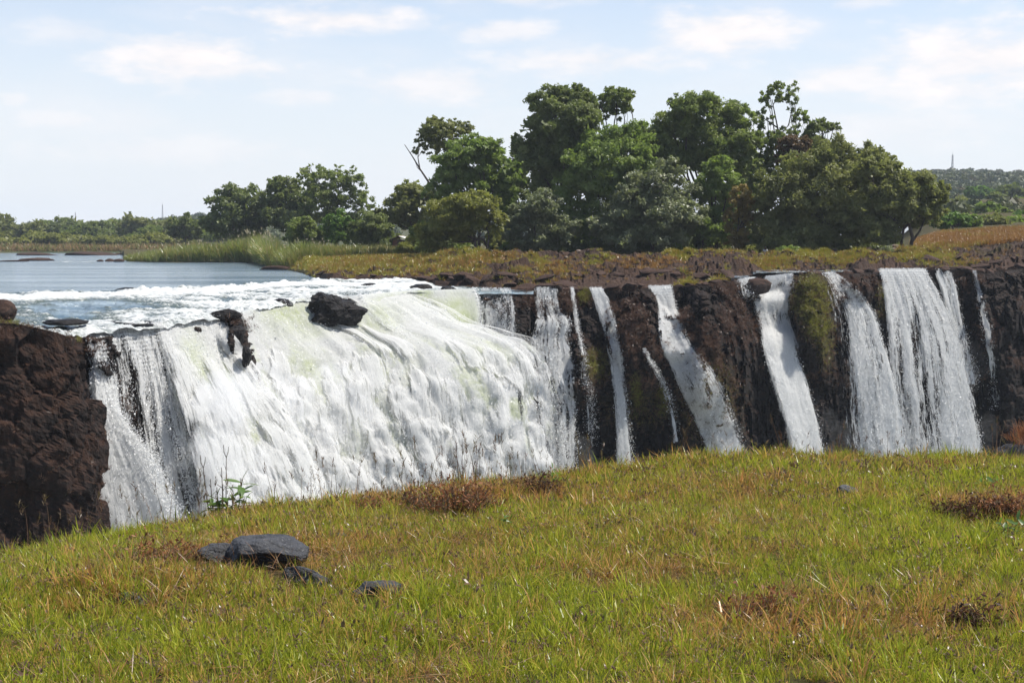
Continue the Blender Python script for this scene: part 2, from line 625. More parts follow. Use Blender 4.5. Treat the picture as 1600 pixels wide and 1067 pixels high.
# ---- river -------------------------------------------------------------------
def build_river():
    us = np.concatenate([np.arange(-520, -40, 16.0), np.arange(-40, 836, 3.2)])
    ts = np.concatenate([[-1.1, -.7, -.35], np.linspace(0, 44, 150), np.linspace(44.6, 120, 90), np.linspace(122, 330, 50), np.linspace(350, 1500, 30)])
    U, T = np.meshgrid(us, ts)
    ld, lz = lip_d(U), lip_z(U)
    D = ld + T
    lz2 = np.minimum(lz, -0.02) - 0.30 * np.maximum(-T, 0)
    Z = lz2 * (1 - ss(T, 0.5, 40)) ** 1.3
    X = (U - 800) / F * D
    P = np.stack([X, D, Z * 0], -1).reshape(-1, 3)
    left = 1 - ss(U, 640, 720)
    rap = left * (1 - ss(T, 24, 34)) * ss(T, -1, 0.2)
    rap = np.maximum(rap, (1 - ss(U, 640, 850)) * (1 - ss(T, 6, 10)) * 0.8)
    w1 = fbm(P * np.array([0.10, 0.34, 1]), 4, 0.55, mode='ridge').reshape(U.shape)
    w2 = fbm(P * np.array([0.55, 1.1, 1]) + 31, 4, 0.6).reshape(U.shape)
    w3 = fbm(P * np.array([0.045, 0.16, 1]) + 5, 3).reshape(U.shape)
    calm = fbm(P * np.array([0.06, 0.22, 1]) + 63, 4, 0.55).reshape(U.shape)
    fade = 1 - ss(D, 250, 500)
    Z = Z + rap * (0.6 * w1 + 0.5 * w2) + (1 - rap) * 0.05 * calm * fade
    # standing wave where the smooth water tips into the rapids
    band = np.exp(-((T - 29 - 9 * w3) / 2.4) ** 2) * left
    Z = Z + band * (0.15 + 0.5 * np.maximum(w2, -0.1))
    foam = rap * (0.10 + 0.8 * w1 + 0.9 * w2 + 0.9 * w3)
    foam = foam - 0.75 * np.exp(-((U - 100) / 130.0) ** 2) * np.exp(-((T - 13) / 9.0) ** 2)
    foam = foam + 0.55 * np.exp(-((T - 26 - 9 * w3) / 3.5) ** 2) * left
    foam = np.maximum(foam, (1 - ss(T, 0, 2.2)) * 0.62 * left)
    foam = np.maximum(foam, 0.55 * (1 - ss(U, 660, 860)) * (1 - ss(np.abs(T - 5 - 2 * w3), 0.5, 3.0)) * ss(U, 600, 660))
    foam = np.clip(foam, 0, 1.2)
    # thin foam streaks by the far rapids
    foam = np.maximum(foam, 0.9 * ss(fbm(P * np.array([0.03, 0.35, 1]) + 15, 3).reshape(U.shape), 0.12, 0.3)
                      * np.exp(-((D - 300) / 14.0) ** 2) * ss(U, -10, 60) * (1 - ss(U, 150, 230)))
    P = np.stack([X, D, Z], -1).reshape(-1, 3)
    me = make_mesh('river', P, grid_faces(*U.shape)[:, ::-1], attrs={'foam': foam.ravel()})
    M = Mat('river_water')
    p = M.pos((0.16, 1.2, 1))
    n = M.noise(p, 1.6, 5, 0.6)
    n2 = M.noise(M.pos((0.7, 1.5, 1)), 1.6, 8, 0.72)
    n3 = M.noise(M.pos((0.02, 0.11, 1)), 1.0, 6, 0.68)
    n4 = M.noise(M.pos((1.5, 3.5, 1)), 2.6, 6, 0.75)
    fo = M.ramp(M.math('ADD', M.math('ADD', M.attr('foam'), M.math('MULTIPLY', M.math('SUBTRACT', n2, 0.5), 1.5)), M.math('MULTIPLY', M.math('SUBTRACT', n4, 0.5), 1.1)), 0.28, 0.86)
    col = M.mix(M.ramp(n3, 0.38, 0.62), (0.07, 0.11, 0.14), (0.22, 0.27, 0.30))
    col = M.mix(M.ramp(M.attr('foam'), 0.02, 0.3), col, (0.075, 0.095, 0.085))
    col = M.mix(fo, col, (0.47, 0.48, 0.47))
    rough = M.math('ADD', M.math('MULTIPLY', fo, 0.6), 0.12)
    bump = M.bump(M.math('ADD', M.math('MULTIPLY', n, 1.0), M.math('ADD', M.math('MULTIPLY', n2, 0.5), M.math('MULTIPLY', n3, 3.0))), 0.7, 0.22)
    M.principled(col, rough, bump, 0.5)
    o = link('river', me, M.m)
    o['kind'] = 'structure'
    return o


# ---- cliff below the lip ------------------------------------------------------
# (u, v, half width, half height, metres towards the viewer)
BUMPS = [(1108, 540, 62, 110, 5.0), (1120, 660, 60, 110, 2.0), (1268, 500, 34, 85, 4.6), (1278, 620, 30, 110, 1.5), (1000, 540, 44, 75, 4.0),
         (985, 610, 60, 22, 1.6), (905, 600, 26, 60, 3.0), (1340, 452, 34, 30, 2.2), (1560, 470, 45, 60, 2.5), (1540, 540, 22, 60, 2.0),
         (1600, 600, 55, 150, 3.0), (812, 500, 26, 60, 1.0), (372, 530, 22, 50, 4.5), (396, 590, 18, 45, 6.0), (525, 478, 40, 24, 1.5)]
HOLLOWS = [(1000, 680, 80, 75, 3.5), (1055, 470, 30, 30, 1.5), (1215, 520, 26, 90, 1.5), (930, 700, 40, 90, 2.5), (1440, 560, 70, 140, 3.0),
           (1545, 640, 20, 90, 2.0), (1080, 700, 60, 70, 1.5), (245, 620, 40, 140, 1.5)]


CLIFF_GRID = {}


def cliff_at(u, v):
    """Depth of the broken cliff face at a photo position, evened out a little (water runs over the small gaps)."""
    g = CLIFF_GRID
    if 'soft' not in g:
        d = g['d']
        pad = np.pad(d, 4, 'edge')
        k = np.ones(9) / 9
        b = np.apply_along_axis(lambda a: np.convolve(a, k, 'valid'), 0, pad)
        b = np.apply_along_axis(lambda a: np.convolve(a, k, 'valid'), 1, b)
        g['soft'] = 0.5 * b + 0.5 * np.minimum(d, b)
    R = np.asarray(v, float) - interp(u, LIP)
    fu = np.interp(u, g['u'], np.arange(len(g['u'])))
    fr = np.interp(R, g['r'], np.arange(len(g['r'])))
    i0, j0 = np.minimum(fr.astype(int), len(g['r']) - 2), np.minimum(fu.astype(int), len(g['u']) - 2)
    a, b = fr - i0, fu - j0
    s = g['soft']
    return (s[i0, j0] * (1 - a) * (1 - b) + s[i0 + 1, j0] * a * (1 - b) + s[i0, j0 + 1] * (1 - a) * b + s[i0 + 1, j0 + 1] * a * b)


def cliff_depth(u, v):
    vt = interp(u, LIP)
    D = lip_d(u) + 0.3 - 0.020 * (v - vt) * ss(v - vt, 0, 40)
    for (a, b, ru, rv, k) in BUMPS:
        q = ((u - a) / ru) ** 2 + ((v - b) / rv) ** 2
        D = D - k * np.exp(-q ** 1.6)
    for (a, b, ru, rv, k) in HOLLOWS:
        q = ((u - a) / ru) ** 2 + ((v - b) / rv) ** 2
        D = D + k * np.exp(-q ** 1.6)
    return D


def build_cliff():
    us = np.concatenate([np.arange(60, 820, 5.0), np.arange(820, 1680, 2.4), np.arange(1680, 2200, 12.0)])
    r = np.concatenate([np.linspace(0, 310, 140), np.linspace(316, 640, 36)])
    U, R = np.meshgrid(us, r)
    VT = interp(us, LIP)[None, :]
    V = VT + R
    D = cliff_depth(U, V)
    P = unproj(U, V, D)
    flat = P.reshape(-1, 3)
    big = fbm(flat * np.array([0.16, 0.16, 0.11]), 4, 0.55, mode='ridge').reshape(U.shape)
    mid = fbm(flat * np.array([0.5, 0.5, 0.32]) + 20, 4, 0.55, mode='ridge').reshape(U.shape)
    fine = fbm(flat * np.array([1.6, 1.6, 1.2]) + 50, 3, 0.6).reshape(U.shape)
    strata = fbm(flat * np.array([0.06, 0.06, 0.9]) + 3, 3).reshape(U.shape)
    top = ss(R, 0, 14)
    bk = blocks(flat * np.array([1, 1, .5]), 1.9, 1).reshape(U.shape) * 1.9 + blocks(flat, 1.0, 6).reshape(U.shape) * 0.85 + blocks(flat, 0.45, 9).reshape(U.shape) * 0.25
    D2 = D - (0.9 * big + 0.35 * mid + 0.22 * fine + 0.35 * strata + bk) * (0.08 + 0.92 * top)
    CLIFF_GRID.update(u=us, r=r, d=D2)
    P = unproj(U, V, D2)
    q = fbm(flat * 0.3 + 90, 3).reshape(U.shape)
    tint = ss(q, -0.1, 0.4) * (1 - ss(R, 120, 210)) * 0.9
    for (a, b, ru, rv, k) in [(1150, 505, 26, 34, .9), (985, 520, 30, 60, .8), (925, 590, 18, 30, .8), (1330, 450, 40, 20, .8), (1000, 598, 50, 12, .9)]:
        tint = np.maximum(tint, k * np.exp(-(((U - a) / ru) ** 2 + ((V - b) / rv) ** 2) ** 2))
    moss = np.zeros(U.shape)
    for (a, b, ru, rv, k) in [(1268, 468, 30, 40, 1.0), (1278, 510, 22, 26, .9), (1290, 540, 14, 40, .5), (995, 612, 8, 30, .9), (1035, 625, 9, 28, .9),
                              (913, 462, 9, 12, 1), (1000, 640, 60, 30, .35), (932, 570, 22, 26, .7), (1110, 640, 50, 80, .3), (1380, 470, 12, 30, .5)]:
        moss = np.maximum(moss, k * np.exp(-(((U - a) / ru) ** 2 + ((V - b) / rv) ** 2) ** 2))
    me = make_mesh('cliff', P.reshape(-1, 3), grid_faces(*U.shape), tint=tint.ravel(), attrs={'moss': moss.ravel()}, smooth=False)
    o = link('cliff', me, mat_rock('cliff_rock', dark=(0.008, 0.007, 0.0065), mid=(0.012, 0.0095, 0.008), brown=(0.030, 0.0165, 0.011), moss=(0.075, 0.07, 0.010), ledge=0.45))
    o['kind'] = 'structure'
    return P, tint, moss


def build_headland():
    # the near rock wall on the left of the falls: an outline on plan, widened downwards, with a grassy top
    ctl = [(-330, 500, 82), (-160, 500, 84), (-40, 503, 85.5), (30, 506, 86), (80, 517, 87), (112, 527, 88.5), (128, 535, 90.5)]
    tops = unproj([c[0] for c in ctl], [c[1] for c in ctl], [c[2] for c in ctl])
    back = np.array([[-30.3, 94, -1.9], [-31.5, 97.5, -2.3], [-35, 101, -2.8], [-40, 103, -3.2]])
    path = np.concatenate([tops, back])
    seg = np.r_[0, np.cumsum(np.linalg.norm(np.diff(path[:, :2], axis=0), axis=1))]
    s = np.arange(0, seg[-1], 0.16)
    O = np.stack([np.interp(s, seg, path[:, k]) for k in range(3)], 1)
    T = np.gradient(np.stack([np.convolve(np.pad(O[:, k], 6, 'edge'), np.ones(13) / 13, 'valid') for k in range(2)], 1), axis=0)
    T /= np.linalg.norm(T, axis=1, keepdims=True)
    Nn = np.stack([T[:, 1], -T[:, 0]], 1)
    h = np.concatenate([np.linspace(0, 16, 110), np.linspace(16.6, 40, 26)])
    S, H = np.meshgrid(np.arange(len(s)), h)
    base = O[S]
    off = 0.06 * H + 0.1 * ss(H, 0, 1.5)
    P = base.copy()
    P[..., 0] += Nn[S][..., 0] * off
    P[..., 1] += Nn[S][..., 1] * off
    P[..., 2] -= H
    fl = P.reshape(-1, 3)
    big = fbm(fl * np.array([0.22, 0.22, 0.16]) + 8, 4, 0.55, mode='ridge').reshape(S.shape)
    mid = fbm(fl * np.array([0.7, 0.7, 0.5]) + 23, 4, 0.58, mode='ridge').reshape(S.shape)
    fine = fbm(fl * np.array([2.4, 2.4, 1.6]) + 51, 3, 0.6).reshape(S.shape)
    bk = blocks(fl, 3.4, 2).reshape(S.shape) * 1.0 + blocks(fl, 1.3, 7).reshape(S.shape) * 0.5 * ss(fbm(fl * .3, 2), -.2, .3).reshape(S.shape) + blocks(fl, 0.5, 4).reshape(S.shape) * 0.16
    disp = (0.7 * big + 0.25 * mid + 0.12 * fine + bk) * (0.15 + 0.85 * ss(H, 0, 1.2))
    P[..., 0] += Nn[S][..., 0] * disp
    P[..., 1] += Nn[S][..., 1] * disp
    wallV = P.reshape(-1, 3)
    tintw = 0.85 * ss(fbm(fl * 0.35 + 70, 3).reshape(S.shape), -0.15, 0.35)
    # cap
    k = np.linspace(0, 1, 30)
    c = np.array([-47, 97.0])
    KS, KK = np.meshgrid(np.arange(len(s)), k)
    cap = np.zeros(KS.shape + (3,))
    rim = P[0]
    cap[..., 0] = rim[KS][..., 0] * (1 - KK) + c[0] * KK
    cap[..., 1] = rim[KS][..., 1] * (1 - KK) + c[1] * KK
    cap[..., 2] = rim[KS][..., 2] + 0.35 * ss(KK, 0, .25) - 3.0 * ss(KK, .35, 1)
    cap[..., 2] += fbm(cap.reshape(-1, 3) * 0.6, 4).reshape(KS.shape) * 0.5 * ss(KK, 0, .1)
    V = np.concatenate([wallV, cap.reshape(-1, 3)])
    fw = grid_faces(*S.shape)
    fc = grid_faces(*KS.shape)[:, ::-1] + len(wallV)
    tint = np.concatenate([tintw.ravel(), np.full(cap.shape[0] * cap.shape[1], 0.95)])
    moss = np.concatenate([np.zeros(len(wallV)), (0.5 * ss(fbm(cap.reshape(-1, 3) * 0.4 + 5, 3), 0, .4))])
    me = make_mesh('headland_cliff', V, [fw, fc], smooth=False, tint=tint, attrs={'moss': moss})
    o = link('headland_cliff', me, mat_rock('headland_rock', dark=(0.009, 0.007, 0.006), mid=(0.014, 0.0095, 0.0078), brown=(0.042, 0.020, 0.012), scale=1.5, ledge=0.6))
    o['kind'] = 'structure'
    return P, cap


def build_gorge():
    xs = np.linspace(-90, 160, 60)
    ys = np.linspace(10, 190, 50)
    X, Y = np.meshgrid(xs, ys)
    P = np.stack([X, Y, np.full(X.shape, -34.0)], -1).reshape(-1, 3)
    P[:, 2] += fbm(P * 0.1, 3) * 1.0
    me = make_mesh('gorge_river', P, grid_faces(*X.shape))
    M = Mat('gorge_water')
    n = M.noise(M.pos(), 0.25, 5, 0.6)
    M.principled(M.mix(M.ramp(n, 0.4, 0.65), (0.04, 0.07, 0.06), (0.75, 0.77, 0.75)), 0.4)
    link('gorge_river', me, M.m)['kind'] = 'structure'


# ---- the grassy bank we stand on ---------------------------------------------
RIM = [(-900, 905, 11.5), (-200, 900, 11.6), (0, 886, 11.8), (150, 862, 11.9), (300, 828, 12.3), (400, 809, 12.6), (500, 801, 12.8), (600, 788, 13.1), (700, 776, 13.4),
       (800, 766, 13.7), (900, 752, 14), (1000, 738, 14.2), (1100, 730, 14.5), (1200, 728, 14.6), (1300, 735, 14.6), (1400, 731, 14.8), (1500, 728, 15),
       (1600, 726, 15.2), (1800, 720, 15.6), (2600, 710, 17)]
_rimP = unproj([p[0] for p in RIM], [p[1] for p in RIM], [p[2] for p in RIM])


def rim_y(x):
    return np.interp(x, _rimP[:, 0], _rimP[:, 1])


def bank_z(x, y, rough=True):
    x = np.asarray(x, float)
    y = np.asarray(y, float)
    yr = rim_y(x)
    zr = np.interp(x, _rimP[:, 0], _rimP[:, 2])
    t = np.clip((y - 3.8) / (yr - 3.8), 0, 1)
    z = 3.42 + (zr - 3.42) * (0.75 * t + 0.25 * t * t)
    sh = x.shape
    if rough:
        P = np.stack([x, y, 0 * x], -1).reshape(-1, 3)
        z = z + (fbm(P * 0.45 + 3, 3) * 0.10 + fbm(P * 1.7 + 9, 3) * 0.05).reshape(sh) * np.clip(y / 4 - .4, 0, 1)
        for (u, v, r, k) in MOUNDS:
            c = bank_hit(u, v, False)
            z = z + k * np.exp(-((x - c[0]) ** 2 + ((y - c[1]) * 1.2) ** 2) / r ** 2)
    e = np.maximum(y - yr, 0)
    z = z - 0.5 * e ** 1.5 - np.where(e > 2, (e - 2) * 3, 0)
    return np.maximum(z, -33.5)


MOUNDS = [(330, 890, 0.8, 0.08), (470, 870, 0.7, 0.06), (210, 935, 0.42, 0.12), (1540, 800, 0.7, 0.08), (720, 790, .7, .10)]
_hits = {}


def bank_hit(u, v, rough=True):
    """Where the sight line through photo position (u, v) meets the bank."""
    key = (u, v, rough)
    if key not in _hits:
        d = np.linspace(3.5, 19, 1500)
        p = unproj(np.full(1500, float(u)), np.full(1500, float(v)), d)
        below = p[:, 2] < bank_z(p[:, 0], p[:, 1], rough)
        i = int(np.argmax(below)) if below.any() else int(np.argmin(np.abs(p[:, 1] - rim_y(p[:, 0]))))
        _hits[key] = p[i]
    return _hits[key]


def dryness(x, y):
    """0 fresh green .. 1 dead orange brown."""
    P = np.stack([x, y, 0 * x], -1)
    n = fbm(P * 0.55 + 2, 3) * 0.55 + fbm(P * 1.9 + 6, 3) * 0.75
    u = 800 + F * x / np.maximum(y, 1)
    k = 0.11 + n * 0.85 + 0.16 * np.exp(-((rim_y(x) - y) / .8) ** 2) * (x > -3) + 0.10 * ss(y, 6.0, 10.5)
    for (a, b, rx, ry, g) in [(300, 900, .9, .7, .42), (440, 838, .8, .6, .4), (540, 870, .8, .8, .35), (225, 945, .5, .4, .5), (720, 785, .8, .8, .6), (1545, 795, .6, .7, .45),
                              (1290, 985, .5, .4, .3), (1170, 960, .6, .5, .3), (1060, 780, 1.2, 1.0, .2), (850, 765, .5, .5, .4), (600, 800, 1.0, .6, .25), (100, 1010, .3, .25, .3), (1000, 890, .5, .5, .25), (1500, 960, .4, .4, .3)]:
        c = bank_hit(a, b, False)
        k = k + g * np.exp(-((x - c[0]) / rx) ** 2 - ((y - c[1]) / ry) ** 2)
    k = k - 0.3 * np.exp(-((u - 120) / 170) ** 2 - ((y - 11.0) / 1.2) ** 2)
    return np.clip(k, 0, 1)


def build_bank():
    xs = np.concatenate([np.linspace(-40, -9, 40), np.linspace(-8.9, 9.9, 220), np.linspace(10, 40, 40)])
    tn = np.linspace(0, 1, 260)
    ys = np.concatenate([np.linspace(-40, 2.9, 30), np.linspace(3, 19, 200), np.linspace(19.3, 40, 24)])
    X, Y = np.meshgrid(xs, ys)
    Z = bank_z(X, Y)
    P = np.stack([X, Y, Z], -1).reshape(-1, 3)
    dry = dryness(P[:, 0], P[:, 1])
    me = make_mesh('grassy_bank_ground', P, grid_faces(*X.shape), tint=dry)
    M = Mat('bank_soil')
    n = M.noise(M.pos(), 14, 5, 0.65)
    n2 = M.noise(M.pos(), 60, 3, 0.6)
    c = M.mix(M.attr('tint'), (0.05, 0.055, 0.014), (0.10, 0.05, 0.022))
    c = M.mix(M.ramp(n, 0.35, 0.65), c, (0.025, 0.018, 0.01))
    M.principled(c, 0.95, M.bump(n2, 0.8, 0.02), 0.1)
    link('grassy_bank_ground', me, M.m)['kind'] = 'structure'


# ---- far country ---------------------------------------------------------------
def far_z(u, d):
    u = np.asarray(u, float)
    d = np.asarray(d, float)
    left = 0.8 + 0.9 * ss(d, 480, 560) + np.interp(u, [-800, -200, 0, 100, 200, 330, 500, 700], [4, 6, 8, 10, 13, 20, 20, 20]) * ss(d, 620, 1500)
    right = 8 + np.interp(d, [0, 260, 420, 600, 800, 1100, 1500, 1800, 5000], [-8, -1, 1, 6, 16, 37, 62, 66, 60])
    w = ss(u, 1150, 1400)
    base = np.where(d < 480, np.minimum(left, -1.5 + 2.3 * ss(d, 440, 490)), left)
    z = base * (1 - w) + right * w
    P = np.stack([(u - 800) / F * d, d, 0 * d], -1).reshape(-1, 3)
    return z + (fbm(P * 0.004 + 4, 3).reshape(u.shape) * 7) * ss(d, 700, 1300)


def build_far():
    us = np.linspace(-900, 2500, 150)
    ds = np.concatenate([np.linspace(430, 560, 20), np.linspace(575, 1800, 60), np.linspace(1900, 6000, 14)])
    U, D = np.meshgrid(us, ds)
    Z = far_z(U, D)
    P = np.stack([(U - 800) / F * D, D, Z], -1).reshape(-1, 3)
    me = make_mesh('far_hills', P, grid_faces(*U.shape)[:, ::-1])
    M = Mat('far_ground')
    n = M.noise(M.pos(), 0.03, 5, 0.6)
    M.principled(M.mix(M.ramp(n, 0.35, 0.65), (0.035, 0.045, 0.02), (0.075, 0.07, 0.03)), 0.9, None, 0.1)
    link('far_hills', me, M.m)['kind'] = 'structure'
# ------------------------------------------------------------------ falling water
def mat_whitewater():
    """Aerated water: torn into strings along the flow (fu across, fv along, in metres) wherever its cover is thin."""
    M = Mat('white_water')
    t = M.attr('tint')                      # 0 aerated white .. 1 clear green water and painted fold shade
    cb = M.node('ShaderNodeCombineXYZ')
    M.L.new(M.attr('fu'), cb.inputs[0])
    M.L.new(M.attr('fv'), cb.inputs[1])

    def flow(sx, sy):
        n = M.node('ShaderNodeMapping')
        M.L.new(cb.outputs[0], n.inputs[0])
        n.inputs['Scale'].default_value = (sx, sy, 1)
        return n.outputs[0]
    s1 = M.noise(flow(1.25, 0.085), 1.0, 5, 0.6, 0.2)
    s2 = M.noise(flow(4.2, 0.75), 1.0, 6, 0.72, 0.3)
    s3 = M.noise(M.pos((1, 1, .7)), 1.5, 7, 0.62)
    w = M.math('ADD', M.math('MULTIPLY', M.math('SUBTRACT', s1, 0.5), 2.6), M.math('MULTIPLY', M.math('SUBTRACT', s2, 0.5), 2.3))
    al = M.math('ADD', M.attr('cov'), M.math('MULTIPLY', w, M.attr('stk')))
    al = M.ramp(al, 0.30, 0.74, 0.0, 0.98)
    col = M.mix(M.math('MULTIPLY', t, M.ramp(s3, 0.3, 0.7, 0.45, 1.0), clamp=True), (0.69, 0.69, 0.675), (0.43, 0.49, 0.20))
    h = M.math('ADD', M.math('MULTIPLY', s2, M.math('ADD', M.attr('stk'), 0.25)), M.math('MULTIPLY', s3, 0.8))
    nb = M.bump(h, 0.55, 0.35)
    d = M.node('ShaderNodeBsdfDiffuse')
    M.put(d.inputs[0], col)
    M.put(d.inputs['Normal'], nb)
    tr = M.node('ShaderNodeBsdfTranslucent')
    M.put(tr.inputs[0], col)
    m = M.node('ShaderNodeMixShader')
    m.inputs[0].default_value = 0.5
    M.L.new(d.outputs[0], m.inputs[1])
    M.L.new(tr.outputs[0], m.inputs[2])
    tp = M.node('ShaderNodeBsdfTransparent')
    m2 = M.node('ShaderNodeMixShader')
    M.put(m2.inputs[0], al)
    M.L.new(tp.outputs[0], m2.inputs[1])
    M.L.new(m.outputs[0], m2.inputs[2])
    M.L.new(m2.outputs[0], M.out.inputs[0])
    return M.m


def mat_spray():
    M = Mat('spray_drops')
    M.leafy((0.84, 0.84, 0.83), 0.5, (0.84, 0.84, 0.83), 0.02, 0.4)
    return M.m


WHITE = mat_whitewater()
SPRAY = mat_spray()


def smooth_interp(x, xs, ys):
    """C1 monotone-ish interpolation through control rows."""
    xs, ys = np.asarray(xs, float), np.asarray(ys, float)
    if len(xs) < 3:
        return np.interp(x, xs, ys)
    m = np.gradient(ys, xs)
    i = np.clip(np.searchsorted(xs, x) - 1, 0, len(xs) - 2)
    h = xs[i + 1] - xs[i]
    t = (x - xs[i]) / h
    return ((2 * t ** 3 - 3 * t ** 2 + 1) * ys[i] + (t ** 3 - 2 * t ** 2 + t) * h * m[i] + (-2 * t ** 3 + 3 * t ** 2) * ys[i + 1] + (t ** 3 - t ** 2) * h * m[i + 1])


def flecks(C, A, B):
    """Flat diamonds centred on C with half axes A and B."""
    V = np.stack([C - A, C + B, C + A, C - B], 1).reshape(-1, 3)
    Fq = np.arange(len(V)).reshape(-1, 4)
    return V, Fq


def make_fall(label, rows, throw, cell=0.2, density=(0.9, 0.7), streak=1.0, billow=(0.0, 0.5), edge=(1.0, 1.5), green=None,
              holes=None, drops=5000, drop_size=0.07, layers=1, seed=0, front=0.0, group=None, top_soft=0.0, billow_scale=0.33, drop_spread=(0.05, 0.35), back=True, puff=0.0, plumes=0):
    """rows: (v, u_left, u_right[, extra metres forward]); throw: metres thrown towards the viewer at the bottom."""
    r = np.random.default_rng(seed + 100)
    rows = [tuple(q) + ((0.0,) if len(q) == 3 else ()) for q in rows]
    if rows[-1][0] >= 715:                                       # carry on below the brow of the bank
        a_, b_ = rows[-2], rows[-1]
        k_ = 110.0 / (b_[0] - a_[0])
        rows.append((b_[0] + 110, b_[1] + (b_[1] - a_[1]) * k_ * .6, b_[2] + (b_[2] - a_[2]) * k_ * .6, b_[3]))
    vs = np.array([q[0] for q in rows], float)
    wpx = max(q[2] - q[1] for q in rows)
    hpx = vs[-1] - vs[0]
    um = 0.5 * (rows[0][1] + rows[0][2])
    d0 = lip_d(um)
    mpp = d0 / F
    nc = max(6, int(wpx * mpp / cell))
    nr = max(10, int(hpx * mpp / (cell * 1.25)))
    S, T = np.meshgrid(np.linspace(0, 1, nc), np.linspace(0, 1, nr))
    vv = vs[0] + T * hpx
    uL = smooth_interp(vv, vs, [q[1] for q in rows])
    uR = smooth_interp(vv, vs, [q[2] for q in rows])
    ex = smooth_interp(vv, vs, [q[3] for q in rows])
    U = uL + (uR - uL) * S
    U0 = rows[0][1] + (rows[0][2] - rows[0][1]) * S
    # cling to the lip, then fly outwards
    VL = interp(U0, LIP)
    V = vv + (VL - 4.0 - vs[0] if abs(vs[0] - VL.mean()) < 14 else VL - VL.mean()) * (1 - T) ** 2
    D = lip_d(U0) - 0.2 - front - throw * (0.35 * T + 0.65 * np.sqrt(np.clip(T, 0, 1)) * ss(T, -.2, .35)) - ex
    D = np.minimum(D, cliff_at(U, V) - 0.25 - 0.25 * T)
    P = unproj(U, V, D)
    N = grid_normals(P)
    N = np.where((N[..., 1:2] > 0), -N, N)
    width = np.linalg.norm(P[:, -1] - P[:, 0], axis=-1).mean()
    height = hpx * mpp
    # flow coordinates in metres, gently wavering
    fu = S * width
    fv = T * height
    flow = np.stack([fu, fv, np.full(S.shape, seed * 3.7)], -1).reshape(-1, 3)
    wav = fbm(flow * np.array([0.35, 0.12, 1]) + 7, 2).reshape(S.shape)
    flow[:, 0] += wav.ravel() * 0.7
    bl = fbm(flow * np.array([billow_scale * 1.3, billow_scale * .32, 1]) + seed, 4, 0.5).reshape(S.shape)
    bf = fbm(P.reshape(-1, 3) * 0.42 + seed, 4, 0.55).reshape(S.shape)
    st = fbm(flow * np.array([0.9, 0.06, 1]), 3, 0.5).reshape(S.shape)
    amp = billow[0] + (billow[1] - billow[0]) * T
    tb = fbm(P.reshape(-1, 3) * 1.25 + seed, 4, 0.6, mode='billow').reshape(S.shape)
    pf = fbm(flow * np.array([0.34, 0.19, 1]) + seed + 3 * np.stack([bf, bl, bf * 0], -1).reshape(-1, 3) * .35, 5, 0.58, mode='billow').reshape(S.shape)
    disp = amp * (0.85 * bl + (0.45 + .5 * puff) * bf + 0.6 * pf * puff + 0.16 * tb) + 0.35 * st * streak
    P = P + N * disp[..., None] * ss(T, 0, 0.04)[..., None]
    dens = density[0] + (density[1] - density[0]) * T
    el, er = edge
    wl = np.minimum(S * width / el, 1.0) if el > 0 else 1.0
    wr = np.minimum((1 - S) * width / er, 1.0) if er > 0 else 1.0
    cov = dens - (1 - wl) * 0.85 - (1 - wr) * (0.85 if er < 5 else 1.1)
    if top_soft:
        cov = cov - (1 - ss(T, 0, top_soft)) * 0.9
    for (a, b, ru, rv, k) in (holes or []):
        cov = cov - k * np.exp(-(((U - a) / ru) ** 2 + ((V - b) / rv) ** 2) ** 1.5)
    tint = np.zeros(S.shape)
    for (a, b, ru, rv, k) in (green or []):
        tint = np.maximum(tint, k * np.exp(-(((U - a) / ru) ** 2 + ((V - b) / rv) ** 2) ** 1.3))
    if puff:
        tint = np.maximum(tint, .62 * ss(-pf + .5 * bl, .0, .38) * ss(T, .05, .2))  # deeper green water in the folds, with their shade painted in too
    tint = np.clip(tint, 0, 1)
    root = thing('waterfall', label, 'waterfall', tuple(P[0, nc // 2]), group)
    base = np.array(root.location)
    # a front sheet and a thinner one behind it
    fq = grid_faces(nr, nc)
    stk = np.full(S.shape, streak)
    Vs, As = [P.reshape(-1, 3) - base], [(tint, cov, flow[:, 0].reshape(S.shape) + seed * 31.7, flow[:, 1].reshape(S.shape), stk)]
    Fs = [fq]
    if back:
        Pb = P - N * (0.25 + 0.45 * T)[..., None]
        Vs.append(Pb.reshape(-1, 3) - base)
        As.append((tint, cov - 0.10, flow[:, 0].reshape(S.shape) + seed * 31.7 + 400, flow[:, 1].reshape(S.shape), stk))
        Fs.append(fq + nr * nc)
    if puff:
        # overlapping plumes torn from the main sheet
        na, nb = 15, 22
        aa, bb = np.meshgrid(np.linspace(-1, 1, na), np.linspace(0, 1, nb))
        wob = N.copy()
        for q in range(plumes):
            s0, t0 = r.uniform(-.02, 1.0), r.random() ** .8 * .95
            hw = r.uniform(.6, 2.8) / width
            hh = r.uniform(3, 9) / height
            sx = s0 + hw * aa * (.55 + .6 * bb) + .012 * np.sin(bb * 5 + q)
            tx = t0 + hh * bb
            fi, fj = np.clip(tx, 0, 1) * (nr - 1), np.clip(sx, 0, 1) * (nc - 1)
            i0, j0 = np.minimum(fi.astype(int), nr - 2), np.minimum(fj.astype(int), nc - 2)
            a_, b_ = (fi - i0)[..., None], (fj - j0)[..., None]

            def look(G):
                return G[i0, j0] * (1 - a_) * (1 - b_) + G[i0 + 1, j0] * a_ * (1 - b_) + G[i0, j0 + 1] * (1 - a_) * b_ + G[i0 + 1, j0 + 1] * a_ * b_
            lift = r.uniform(.2, .85) * (.45 + t0)
            nz = fbm(np.stack([sx * width, tx * height, np.full(sx.shape, q * 1.7)], -1).reshape(-1, 3) * .55, 4, .6).reshape(sx.shape)
            off = lift * np.sqrt(np.clip(1 - aa ** 2, 0, 1)) * ss(bb, -.05, .5) + .55 * nz * lift
            Q = look(P) + look(N) * (off + .12)[..., None]
